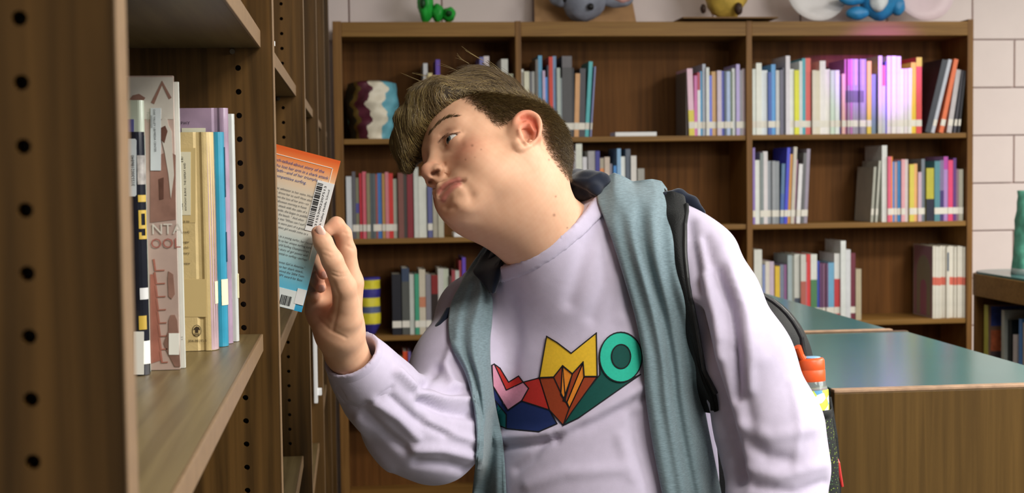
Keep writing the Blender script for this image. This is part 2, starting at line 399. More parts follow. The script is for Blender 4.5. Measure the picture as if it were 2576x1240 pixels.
T3 = [(1893, 1902, 174, '#e8efe8'), (1902, 1916, 159, '#f4f6ec'), (1916, 1932, 177, '#e6edf2'), (1932, 1941, 182, '#3f62b8'), (1941, 1952, 162, '#5aa8e8'), (1952, 1962, 177, '#d9dadb'),
      (1962, 1969, 176, '#6f6c84', L0), (1969, 1976, 170, '#4a4658', L0), (1976, 1987, 141, '#ece6ee', L0), (1987, 1998, 174, '#f0f4ee'), (1998, 2010, 177, '#f0f020'), (2010, 2018, 154, '#dfe8ea'), (2018, 2027, 147, '#35a8b8'),
      (2028, 2041, 146, '#f06058'), (2043, 2053, 177, '#ece3d0'), (2053, 2063, 178, '#e9e0c8'), (2063, 2078, 153, '#f6f2f0'), (2078, 2090, 174, '#f4f0ea'), (2090, 2101, 177, '#d6ead8'), (2101, 2112, 177, '#eaf2ee'),
      (2112, 2117, 189, '#8a7ad8'), (2117, 2125, 186, '#f0b8b0')]
for k in range(9):
    c = ['#b06a9c', '#a88aa8', '#c070b8', '#a49ab0', '#9890a4', '#b0a8b8', '#8f86a0', '#aaa2b4', '#9a92a6'][k]
    T3.append((2126+6*k, 2132+6*k, 149, c, {'high': ['#c05c98', '#c85ca8', '#d070d0', '#a49cae', '#c8a8d0', '#a8a0b0', '#988ca8', '#b4a8c0', '#a49cac'][k], 'mid': '#5c5470', 'lowf': .3} if k < 8 else {}))
T3 += [(2181, 2192, 154, '#e8c840'), (2193, 2204, 187, '#7088a0', L0), (2208, 2218, 141, '#d0cfc8', L0), (2218, 2226, 165, '#e06070', {'low': '#c8ccd4', 'lowf': .7, 'lab': False}), (2226, 2231, 156, '#5848c0', L0), (2232, 2243, 141, '#f2e6ee'), (2243, 2255, 141, '#f6f0ee'),
       (2255, 2266, 142, '#f0e8ec'), (2266, 2275, 173, '#f2f0ec'), (2275, 2284, 173, '#efe6ea'), (2284, 2293, 172, '#f4f2ee'), (2293, 2306, 157, '#f0cc30'), (2306, 2320, 144, '#e84a48', {'high': '#e4d43c', 'highf': .88}),
       (2326, 2341, 153, '#3a3f4a', {'lean': 46, 'lab': False, 'depth': .2}), (2342, 2351, 151, '#c8ccd8', {'lean': 47}), (2362, 2373, 150, '#f07848', {'lean': 41}), (2383, 2395, 176, '#c9c3c6', {'lean': 26}), (2399, 2406, 178, '#4a4852', {'lean': 23}), (2408, 2413, 179, '#2c2c34', {'lean': 18})]
run(T3, 1.590, 'top', 'right', 331)
T2a = [(1309, 1320, 174, '#e8ece8'), (1320, 1333, 180, '#e6e4cc'), (1334, 1341, 181, '#6a6a70'), (1341, 1349, 180, '#c4c4c0'), (1349, 1356, 150, '#76716c'), (1356, 1366, 140, '#60a8d0'), (1366, 1373, 178, '#d0b8d8'), (1373, 1379, 194, '#4a90e0'),
       (1379, 1383, 164, '#4a4a60'), (1383, 1393, 143, '#e04028'), (1393, 1402, 141, '#7898c0'), (1402, 1411, 171, '#b8c4bc'), (1411, 1416, 196, '#8a9498'), (1416, 1441, 141, '#4c4a4c', {'high': '#6a666a', 'highf': .86}), (1441, 1446, 171, '#2c2c34'), (1444, 1456, 185, '#e0a870', {'lean': 5}),
       (1457, 1472, 172, '#46444c', {'lean': 4}), (1472, 1482, 155, '#58c0c4', {'lean': 12}), (1484, 1488, 168, '#8890c0', {'lean': 13})]
T2b = [(1727, 1729, 181, '#7a7268', {'depth': .19, 'lab': False}), (1733, 1747, 173, '#f2c8dc', {'lean': -5, 'low': '#e8d84a', 'lowf': .38}), (1748, 1756, 190, '#d878b8'), (1756, 1763, 182, '#c04058', {'low': '#f0eef2', 'lowf': .72}), (1763, 1769, 179, '#4aa8d8'), (1769, 1777, 161, '#b8c0d0'), (1777, 1785, 170, '#e8ece8'),
       (1785, 1792, 190, '#6a7ae8'), (1792, 1804, 180, '#e0b070'), (1804, 1815, 178, '#d8c8d8'), (1815, 1823, 179, '#5058b8'), (1823, 1828, 180, '#687888'), (1828, 1837, 180, '#b8ccf0'), (1837, 1843, 181, '#6a7a68'), (1843, 1852, 172, '#eef2f0', L0), (1852, 1861, 162, '#c8b8f0'), (1861, 1868, 177, '#9a98a0'), (1868, 1879, 173, '#d8c0c8')]
n = run(T2a, 1.589, 'top', 'middle', 337, 0, False); run(T2b, 1.589, 'top', 'middle', 337, n)
T1 = [(1068, 1079, 159, '#d8d8dc'), (1079, 1090, 184, '#e8d8a0'), (1090, 1097, 190, '#c03048'), (1099, 1110, 150, '#6a48b8'), (1110, 1130, 205, '#8a8a80'), (1130, 1150, 200, '#b8a890'), (1150, 1172, 205, '#606a78'), (1172, 1190, 202, '#c8c8c8'), (1190, 1209, 198, '#905048'), (1209, 1219, 144, '#7878b8'), (1220, 1234, 141, '#dcd0d0'), (1234, 1263, 200, '#a8a8a0'), (1263, 1280, 149, '#dcdcd4'), (1280, 1293, 186, '#d0d0b0')]
run(T1, 1.589, 'top', 'left', 346)
M1 = [(873, 887, 444, '#dfe3e8', L0), (888, 897, 432, '#6c6a72'), (897, 905, 447, '#8a8870', {'mid': '#5a58a0'}), (906, 914, 436, '#d83848'), (914, 924, 432, '#e87080'), (924, 933, 436, '#9a9070'), (933, 940, 437, '#5a6468', L0), (940, 947, 437, '#646e72'), (947, 952, 438, '#b06058'), (952, 963, 436, '#4a80c8'), (963, 971, 437, '#c89858'), (971, 980, 433, '#dc8890'), (980, 991, 436, '#e03c38'),
      (991, 1001, 450, '#b8b8a8'), (1003, 1017, 435, '#8a5850', L0), (1017, 1026, 437, '#4a4440', L0), (1026, 1041, 435, '#92303a', L0), (1043, 1055, 420, '#dde0d8', L0), (1055, 1075, 444, '#eceee4', L0), (1077, 1089, 470, '#6a6ea0'), (1090, 1103, 480, '#bcb6a4', L0), (1103, 1117, 480, '#c8c4b0', L0)]
run(M1, 1.178, 'second', 'left', 590)
M2 = [(1426, 1434, 396, '#6a6478'), (1434, 1444, 366, '#5a3a70'), (1444, 1450, 380, '#a8a4a8'), (1450, 1466, 362, '#e6e8dc'), (1467, 1478, 395, '#e6e4ea'), (1481, 1499, 380, '#b2aeb0'), (1499, 1510, 380, '#3c3c98'), (1510, 1520, 398, '#b8ac98', {'low': '#e89050', 'lowf': .85}), (1522, 1535, 395, '#d8c4b4'), (1535, 1541, 412, '#8a8494'), (1545, 1553, 417, '#4c9ce8'),
      (1553, 1563, 374, '#8cb8e0'), (1563, 1575, 394, '#eef0ea'), (1576, 1588, 375, '#5a6474'), (1588, 1602, 392, '#e8e2dc'), (1605, 1622, 424, '#a8a49c')]
run(M2, 1.212, 'second', 'middle', 565)
M3a = [(1894, 1900, 372, '#9a80c8'), (1900, 1912, 403, '#eef2ec', L0), (1912, 1921, 385, '#8a9494'), (1921, 1933, 381, '#e8e0e2'), (1933, 1943, 405, '#9ea4ac'), (1943, 1952, 405, '#a2a6ac'), (1952, 1961, 406, '#989ea4'), (1961, 1970, 412, '#5a80a8', {'lean': 5, 'low': '#4a70b8'}), (1971, 1979, 372, '#4a50e0', {'lean': 9}), (1980, 1987, 388, '#d89848', {'lean': 8}), (1988, 1997, 370, '#d4ccbc', {'lean': 9}),
       (1998, 2001, 402, '#b880a8', {'lean': 8}), (2002, 2012, 413, '#f0eef0', {'lean': 8}), (2013, 2021, 385, '#6a6a6c', {'lean': 8}), (2023, 2032, 375, '#a49aac', {'lean': 9})]
n = run(M3a, 1.2105, 'second', 'right', 556)
M3b = [(2190, 2197, 420, '#b6b6a8', {'lean': 9, 'depth': .2}), (2200, 2206, 405, '#c0c0b4', {'lean': 10, 'depth': .2}), (2219, 2232, 366, '#e8eae6', L0), (2232, 2240, 394, '#f06888'), (2240, 2246, 394, '#f09040'), (2246, 2252, 407, '#4a98e8'), (2252, 2259, 407, '#c8a8b0'), (2259, 2267, 405, '#3a90d0'), (2267, 2276, 401, '#f0b0b8'), (2276, 2284, 401, '#e0d0d0', L0), (2287, 2299, 414, '#e8d85c'), (2299, 2309, 412, '#f0b478'),
       (2310, 2319, 433, '#d8b8cc'), (2319, 2328, 400, '#7c8490'), (2330, 2349, 423, '#c8c040', {'low': '#28283c', 'lowf': .42, 'lab': False}), (2350, 2364, 405, '#5a94a0'), (2366, 2376, 403, '#8878a0', {'low': '#4a3a78'}), (2376, 2387, 394, '#b890d0', {'high': '#c050b0', 'highf': .8}), (2387, 2399, 403, '#f04c7c'), (2399, 2407, 398, '#6a3c88'), (2407, 2413, 425, '#9a7888'), (2413, 2424, 426, '#b8b4a4')]
run(M3b, 1.2105, 'second', 'right', 556, n)
B1 = [(988, 1011, 690, '#23232c'), (1013, 1032, 675, '#3e4c66', {'low': '#5a5c58', 'lowf': .8}), (1032, 1044, 690, '#cfd4cc', L0), (1045, 1056, 689, '#46a482'), (1056, 1072, 678, '#d8cdb8', {'mid': '#d08868'}), (1073, 1086, 690, '#8c8890'), (1087, 1104, 692, '#8a2222', {'low': '#2c1c18', 'lowf': .68, 'lab': False}), (1104, 1118, 676, '#d4d2cc', L0), (1118, 1131, 677, '#c6ccb8'), (1132, 1139, 695, '#5a4440'), (1139, 1148, 680, '#a84850'), (1148, 1158, 681, '#d0d4cc'), (1158, 1165, 656, '#c04858'), (1165, 1174, 648, '#6a48c0')]
run(B1, .775, 'third', 'left', 832)
B3 = [(1897, 1917, 628, '#e4e4dc', L0), (1918, 1925, 666, '#8a98c8'), (1925, 1936, 658, '#e4dcd0'), (1936, 1947, 658, '#d0bcd0'), (1951, 1963, 670, '#e8c440'), (1964, 1974, 666, '#8088a0'), (1974, 1981, 666, '#9a6898'), (1982, 1993, 642, '#a8b8bc'), (1993, 2000, 643, '#8c9088'), (2000, 2014, 640, '#dcdcd4', {'low': '#505868', 'lowf': .35}), (2014, 2027, 640, '#dcdcd4', {'low': '#c06a5c', 'lowf': .6}), (2027, 2031, 660, '#b88898'),
      (2031, 2041, 640, '#e44848'), (2041, 2057, 640, '#eef0e8', {'low': '#5a8c60', 'lowf': .62}), (2057, 2063, 657, '#4c5cc8'), (2063, 2068, 663, '#8a5c88'), (2068, 2073, 663, '#84607e'), (2073, 2079, 663, '#90607c'), (2079, 2084, 663, '#7c5c80'), (2085, 2100, 661, '#7cb8dc'), (2101, 2115, 638, '#f0f0ec', {'low': '#d84c50', 'lowf': .62}), (2115, 2128, 606, '#eef2f0', L0), (2128, 2140, 628, '#e8eaee', L0), (2141, 2154, 637, '#7c3848'), (2154, 2168, 677, '#c8bca0', L0)]
n = run(B3, .789, 'third', 'right', 800)
for k in range(12):
    x0 = 2345+7.0*k
    far_book([x0, x0+7.0, 619+(k % 3), ['#e8e2d4', '#ebe6da', '#e4dfd2'][k % 3], {'depth': .215, 'lab': False}], .789, 'white magazine with a red spine stripe, %s of twelve on the third shelf' % ordinal(k+1), 'white magazines on the third shelf', 799)
mg = [o for o in COL.objects if o.get('group') == 'white magazines on the third shelf']
for k, o in enumerate(mg):
    me = o.data; zz = [v.co.z for v in me.vertices]; h = max(zz); xs = [v.co.x for v in me.vertices]; w = max(xs)
    if k != 5: mk_b = bpy.data.objects.new('spine_stripe', mesh('spine_stripe', boxv(-.0001, w+.0001, -.0005, .003, h*.46, h*.57), BOXF)); COL.objects.link(mk_b); mk_b.data.materials.append(mat('red_stripe', '#e0705c', .5)); mk_b.parent = o
    else: mk_b = bpy.data.objects.new('spine_title', mesh('spine_title', boxv(w*.2, w*.8, -.0005, .003, h*.66, h*.92), BOXF)); COL.objects.link(mk_b); mk_b.data.materials.append(mat('title_blue', '#38506c', .5)); mk_b.parent = o
    if k == 0:   # printed cover of the first magazine: grey field, pink arch
        def arch(cx, wd, zt, n=10): return [(cx-wd, .008), (cx+wd, .008)]+[(cx+wd*math.cos(math.pi*q/n), zt-wd+wd*math.sin(math.pi*q/n)) for q in range(n+1)]
        for nm, cx, wd, zt, m, xo in (('cover_field', .10, .095, h*.99, '#b0889c', -.0004), ('cover_arch', .10, .075, h*.86, '#a4a08e', -.0008), ('cover_panel', .10, .035, h*.52, '#b87a98', -.0012)):
            pts = arch(cx, wd, zt) if nm != 'cover_field' else [(.006, .003), (.21, .003), (.21, h-.003), (.006, h-.003)]
            v = [(xo, a, b) for a, b in pts]+[(0, a, b) for a, b in pts]; m_ = len(pts)
            a_ = bpy.data.objects.new(nm, mesh(nm, v, [tuple(range(m_))]+[(i, (i+1) % m_, m_+(i+1) % m_, m_+i) for i in range(m_)])); COL.objects.link(a_); a_.data.materials.append(mat('print_'+m[1:], m, .5)); a_.parent = o
BB = [(1008, 1016, 896, '#86702f'), (1016, 1029, 885, '#e05028'), (1029, 1036, 885, '#7868a8'), (1036, 1043, 907, '#8088a0'), (1043, 1053, 912, '#7a4c90', {'high': '#b0a0a0', 'highf': .9}), (1053, 1062, 914, '#3c3c48'), (1062, 1069, 887, '#d0d4d0'), (1069, 1082, 873, '#d8d0c0'), (1082, 1096, 909, '#a8b8b4')]
run(BB, .462, 'lowest visible', 'left', 1018, 0, True)
# thin white cards lying on the shelves
for (x0, x1, y, zs, lb) in ((1548, 1652, 338, 1.589, 'white shelf card lying flat in the gap of the middle bay'), (1142, 1188, 590, 1.178, 'white shelf card lying beside books of the left bay')):
    a = PY(x0, y, YF+.02)[0]; b = PY(x1, y, YF+.02)[0]
    mk('shelf_card', boxme('shelf_card', a, b, YF+.02, YF+.14, zs+.0005, zs+.018, .002), mat('white_card', '#eeeeee', .5, noise=.02), None, lb, 'card', 'shelf cards')

# ------------------------------------------------------------------ craft objects
def lumpy(name, c, r, amp=.08, fr=9, n=28, seed=0, flat=None):
    """papier-mache lump: bumpy ellipsoid"""
    rs = np.random.RandomState(seed); ph = rs.rand(6)*6.28; v = []; f = []
    m = n//2
    for i in range(m+1):
        t = math.pi*i/m
        for k in range(n):
            p = 2*math.pi*k/n; d = np.array([math.sin(t)*math.cos(p), math.sin(t)*math.sin(p), math.cos(t)])
            s = 1+amp*(math.sin(fr*d[0]*.6+ph[0])*math.sin(fr*d[2]*.5+ph[1])+.5*math.sin(fr*d[1]+ph[2]+fr*d[2]))
            v.append(np.array(c)+d*np.array(r)*s)
    for i in range(m):
        for k in range(n): f.append((i*n+k, i*n+(k+1) % n, (i+1)*n+(k+1) % n, (i+1)*n+k))
    if flat is not None: v = [np.array([p[0], p[1], max(p[2], flat)]) for p in v]
    me = mesh(name, v, f, smooth=True); fixn(me); return me
ZT = 2.0695; YT = 6.04
def tp(x, y, Y=YT): return PY(x, y, Y)
def ell(name, x0, x1, y0, y1, m, par, Y=YT, dy=.06, seed=0, amp=.05, flat=ZT+.0005):
    a = tp(x0, y0, Y); b = tp(x1, y1, Y); c = (a+b)/2
    return mk(name, lumpy(name, (c[0], Y, c[2]), ((b[0]-a[0])/2, dy, (a[2]-b[2])/2), amp, seed=seed, flat=flat), m, par)
PM = dict(rough=.45, noise=.15, nscale=30, bump=.5, bscale=90)
g = empty('papier_mache_figure', (tp(1097, 52)[0], YT, ZT), 'bright green papier-mache lump on the left of the bookcase top', 'sculpture')
for i, q in enumerate([(1050, 1092, -40, 56), (1084, 1118, 10, 56), (1112, 1146, 18, 56), (1060, 1085, -60, 30)]):
    ell('lobe', *q, mat('green_paint', '#25b23e', **PM), g, dy=.045, seed=i, amp=.09)
for i, q in enumerate([(1056, 1072, -6, 22), (1120, 1138, 26, 42)]): ell('dark_patch', *q, mat('dark_green_paint', '#0d4a1c', .5), g, Y=YT-.035, dy=.022, seed=i+5)
g = empty('papier_mache_figure', (tp(1480, 50)[0], YT, ZT), 'grey papier-mache animal with black spots in front of cardboard', 'sculpture')
GP = mat('grey_paint', '#8b8f9e', **PM)
ell('body', 1400, 1530, -130, 56, GP, g, dy=.07, seed=3); ell('arm', 1510, 1592, -14, 20, GP, g, dy=.03, seed=4, flat=None); ell('arm', 1380, 1440, -30, 18, GP, g, dy=.03, seed=5, flat=None)
ell('pink_paw', 1538, 1590, -26, 8, mat('pink_paint', '#e8b0ac', **PM), g, Y=YT-.02, dy=.028, seed=5, flat=None)
for q in [(1478, 1494, 8, 26), (1415, 1426, -10, 6)]: ell('black_spot', *q, mat('black_paint', '#1c1a1c', .4), g, Y=YT-.066, dy=.012)
cb = tp(1345, 52, 6.15); cb2 = tp(1602, 52, 6.15)
mk('cardboard_panel', mesh('cardboard_panel', [(cb[0], 6.145, ZT+.0008), (cb2[0], 6.145, ZT+.0008), (cb2[0]-.04, 6.168, ZT+.24), (cb[0]+.0, 6.168, ZT+.24), (cb[0], 6.15, ZT+.0008), (cb2[0], 6.15, ZT+.0008), (cb2[0]-.04, 6.173, ZT+.24), (cb[0], 6.173, ZT+.24)], BOXF), mat('cardboard', '#b98f62', .8, noise=.12, nscale=20), None, 'tan cardboard panel leaning behind the grey sculpture', 'cardboard')
bd0 = tp(1716, 50, 5.90); bd1 = tp(1955, 50, 5.90)
mk('board', boxme('board', bd0[0], bd1[0], 5.885, 6.12, ZT+.007, ZT+.0125), mat('cardboard_brown', '#80603c', .8, noise=.15, nscale=25), None, 'thin brown cardboard sheet under the yellow pot', 'board')
g = empty('papier_mache_figure', (tp(1825, 46)[0], 6.0, ZT+.013), 'yellow papier-mache pot with brown patches on a cardboard sheet', 'sculpture')
YP = mat('yellow_paint', '#d8b552', **PM)
ell('body', 1768, 1882, -120, 50, YP, g, Y=6.0, dy=.085, seed=8, flat=ZT+.0135)
for q in [(1762, 1776, 10, 34), (1848, 1868, 6, 38)]: ell('brown_patch', *q, mat('brown_paint', '#3f2a20', .5), g, Y=5.925 if q[0] > 1800 else 5.99, dy=.018)
def dish(name, x, y, r, tilt, m, lb, Y=6.08, cat='plate'):
    c = tp(x, y, Y)
    me = lathe(name, [(0.001, 0), (r*.6, .004), (r, .028), (r*1.0, .032), (r*.58, .010), (.001, .006)], 40)
    o = mk(name, me, m, None, lb, cat); me.polygons.foreach_set('use_smooth', [True]*len(me.polygons))
    o.rotation_euler = (math.radians(90-tilt), 0, 0); o.location = (c[0], Y, ZT+r*math.cos(math.radians(tilt))+.004); return o
dish('paper_plate', 2050, 0, .135, 12, mat('white_plate', '#f2eeee', .5, noise=.02), 'white round paper plate leaning on the wall, left of blue figure')
dish('paper_plate', 2318, 0, .135, 14, mat('pinkish_plate', '#ecd6dc', .5, noise=.02), 'pinkish round paper plate leaning on the wall, right of blue figure')
g = empty('papier_mache_figure', (tp(2190, 48)[0], 5.99, ZT), 'blue papier-mache figure with a white belly between two plates', 'sculpture')
BP = mat('sky_blue_paint', '#2f8ac4', **PM)
ell('body', 2160, 2262, -70, 50, BP, g, Y=5.99, dy=.06, seed=11); ell('belly', 2186, 2234, -40, 30, mat('white_paint', '#eef2f6', **PM), g, Y=5.945, dy=.03, seed=12, flat=None)
ell('leg', 2128, 2186, 16, 50, BP, g, Y=5.95, dy=.028, seed=13); ell('arm', 2112, 2176, -16, 14, BP, g, Y=5.97, dy=.025, seed=14, flat=None); ell('leg', 2240, 2276, -10, 40, BP, g, Y=5.97, dy=.03, seed=15, flat=None)
# marbled paper sculpture and striped pot inside the left bay
def band_mesh(name, prof, cols, n=40, loc=(0, 0, 0), amp=.06, seed=1, ang=False, sq=1.0):
    rs = np.random.RandomState(seed); ph = rs.rand(8)*6.28; v = []; f = []; mi = []
    for i, (r, z) in enumerate(prof):
        for k in range(n):
            q = 2*math.pi*k/n; s = 1+amp*(math.sin(5*q+ph[0]+z*40)*.5+math.sin(9*q+ph[1]-z*70)*.35+math.sin(z*120+ph[2])*.3)
            v.append((loc[0]+r*s*math.cos(q), loc[1]+r*s*math.sin(q)*sq, loc[2]+z))
    for i in range(len(prof)-1):
        for k in range(n):
            f.append((i*n+k, i*n+(k+1) % n, (i+1)*n+(k+1) % n, (i+1)*n+k))
            if ang:
                qd = (math.degrees(2*math.pi*(k+.5)/n)+7*math.sin(prof[i][1]*55)+3*math.sin(prof[i][1]*140+1)) % 360
                mi.append(cols(qd))
            else: mi.append(cols(prof[i][1]))
    f.append(tuple(range(n))[::-1]); mi.append(mi[0]); f.append(tuple((len(prof)-1)*n+k for k in range(n))); mi.append(mi[-1])
    return mesh(name, v, f, mi, True)
c0 = PY(935, 340, 6.03); hS = PY(935, 204, 6.0)[2]-1.589
def angcol(q):      # 270 faces the viewer
    return 0 if 178 < q < 222 else 1 if q < 235 and q > 178 else 2 if 235 <= q < 262 else 3 if 262 <= q < 300 else 4
mk('paper_vase', band_mesh('paper_vase', [(np.interp(q, [0, .03, .09, .15, .18, hS-.008, hS], [.085, .092, .105, .110, .108, .100, .07]), q) for q in np.linspace(0, hS, 60)], angcol, 200, (c0[0]+.004, 6.045, 1.5895), .05, 3, True), [mat('vase_black', '#22241f', .5, noise=.2), mat('vase_ochre', '#6a5424', .5, noise=.2), mat('vase_maroon', '#5a2434', .4, noise=.3, nscale=30), mat('vase_cream', '#e6dcc6', .45, noise=.06), mat('vase_blue', '#6aaec0', .5, noise=.1)], None, 'lumpy maroon, cream and blue paper vase on the top shelf', 'vase')
c0 = PY(930, 828, 5.99); hS = PY(930, 698, 5.99)[2]-.775
prof = [(.022+.024*min(1, i/5), hS*i/26) for i in range(27)]
mk('striped_pot', band_mesh('striped_pot', prof, lambda z: 0 if (.19 < z/hS < .36 or .47 < z/hS < .63 or .78 < z/hS < .94) else (1 if z/hS < .2 or z/hS > .62 else 2), 36, (c0[0], 5.99, .7755), .04, 6), [mat('pot_yellow', '#e4d636', .5, noise=.08), mat('pot_purple', '#3a348c', .5, noise=.2), mat('pot_grey_blue', '#5a6488', .5, noise=.15)], None, 'lumpy pot with yellow and purple stripes on the third shelf', 'pot')

# ------------------------------------------------------------------ low bookcase along the right side
e = empty('low_bookcase', (2.5, 4.3, 0), 'low bookcase at the right edge with rounded teal top', 'bookcase', 'low teal-topped bookcases')
def rcorner(x0, x1, y0, y1, z0, z1, r, n=8):
    p = [(x1, y0), (x1, y1)]+[(x0+r-r*math.sin(math.pi/2*k/n), y1-r+r*math.cos(math.pi/2*k/n)) for k in range(n+1)]+[(x0, y0)]
    m = len(p); v = [(a, b, z0) for a, b in p]+[(a, b, z1) for a, b in p]
    me = mesh('slab', v, [tuple(range(m))[::-1], tuple(range(m, 2*m))]+[(i, (i+1) % m, m+(i+1) % m, m+i) for i in range(m)]); fixn(me); return me
mk('top', rcorner(2.215, 2.75, 3.3, 4.99, 1.062, 1.07, .12), TEAL, e)
mk('fascia', rcorner(2.205, 2.752, 3.29, 5.0, .985, 1.0615, .125), W_FARX, e)
mk('end_panel', boxme('end_panel', 2.23, 2.74, 4.93, 4.95, 0, .985), W_FARZ, e)
mk('back_panel', boxme('back_panel', 2.72, 2.74, 3.3, 4.929, 0, .985), W_BACK, e)
for z in (.08, .655): mk('shelf', boxme('shelf', 2.235, 2.719, 3.3, 4.929, z, z+.02), W_FARX, e)
def side_book(xs, y0, th, h, d, cs, cc, lb):
    o = mk('book', None or mesh('book', *multi([(xs, xs+.002, y0, y0+th, .676, .676+h), (xs+.002, xs+d, y0, y0+.0018, .676, .676+h), (xs+.002, xs+d, y0+th-.0018, y0+th, .676, .676+h), (xs+.002, xs+d-.004, y0+.0018, y0+th-.0018, .679, .673+h)]), [0]*6+[1]*12+[2]*6), [cover_mat(cs), cover_mat(cc), PAGES], None, lb, 'book', 'books in the low bookcase at the right edge')
    return o
sb = side_book(2.245, 4.865, .03, .275, .21, '#c8c458', '#8a6a58', 'yellow-spined book with a colourful cover in the right low bookcase')
for (a0, a1, b0, b1, c) in ((.01, .2, .20, .27, '#3c4c98'), (.09, .2, .185, .235, '#c8b030'), (.01, .2, .11, .185, '#c86a44'), (.10, .2, .10, .15, '#b04038'), (.01, .09, .02, .11, '#5a4a50'), (.09, .2, .01, .10, '#8a8478')):
    mk('cover_print', boxme('cover_print', 2.247+a0, 2.247+a1, 4.8644, 4.8651, .676+b0, .676+b1), mat('print_'+c[1:], c, .45, noise=.3, nscale=40), sb)
side_book(2.25, 4.745, .022, .268, .2, '#b8bcb4', '#a8aca8', 'pale grey-spined book in the right low bookcase')
side_book(2.262, 4.715, .028, .235, .2, '#1c2428', '#1c2428', 'black book in the right low bookcase beside a grey one')
side_book(2.256, 4.66, .03, .19, .2, '#d8d0d0', '#d8d0d0', 'short white book in the right low bookcase')
side_book(2.25, 4.615, .02, .25, .2, '#5a94d8', '#5a94d8', 'blue-spined book in the right low bookcase')
side_book(2.25, 4.575, .03, .24, .2, '#c8b8a8', '#c8b8a8', 'tan book nearest the frame edge in the right low bookcase')
cc = PY(2602, 680, 4.72)
mk('paper_sculpture', band_mesh('paper_sculpture', [(.075*(1-.25*i/14), .29*i/14) for i in range(15)], lambda z: 0 if z > .018 else 1, 36, (cc[0], 4.72, 1.0705), .07, 9), [mat('sea_green_paper', '#6ab8a0', .5, noise=.35, nscale=35, bump=.6, bscale=60), mat('white_base', '#e8e8e4', .6)], None, 'sea-green crinkled paper column on the right low bookcase', 'sculpture')

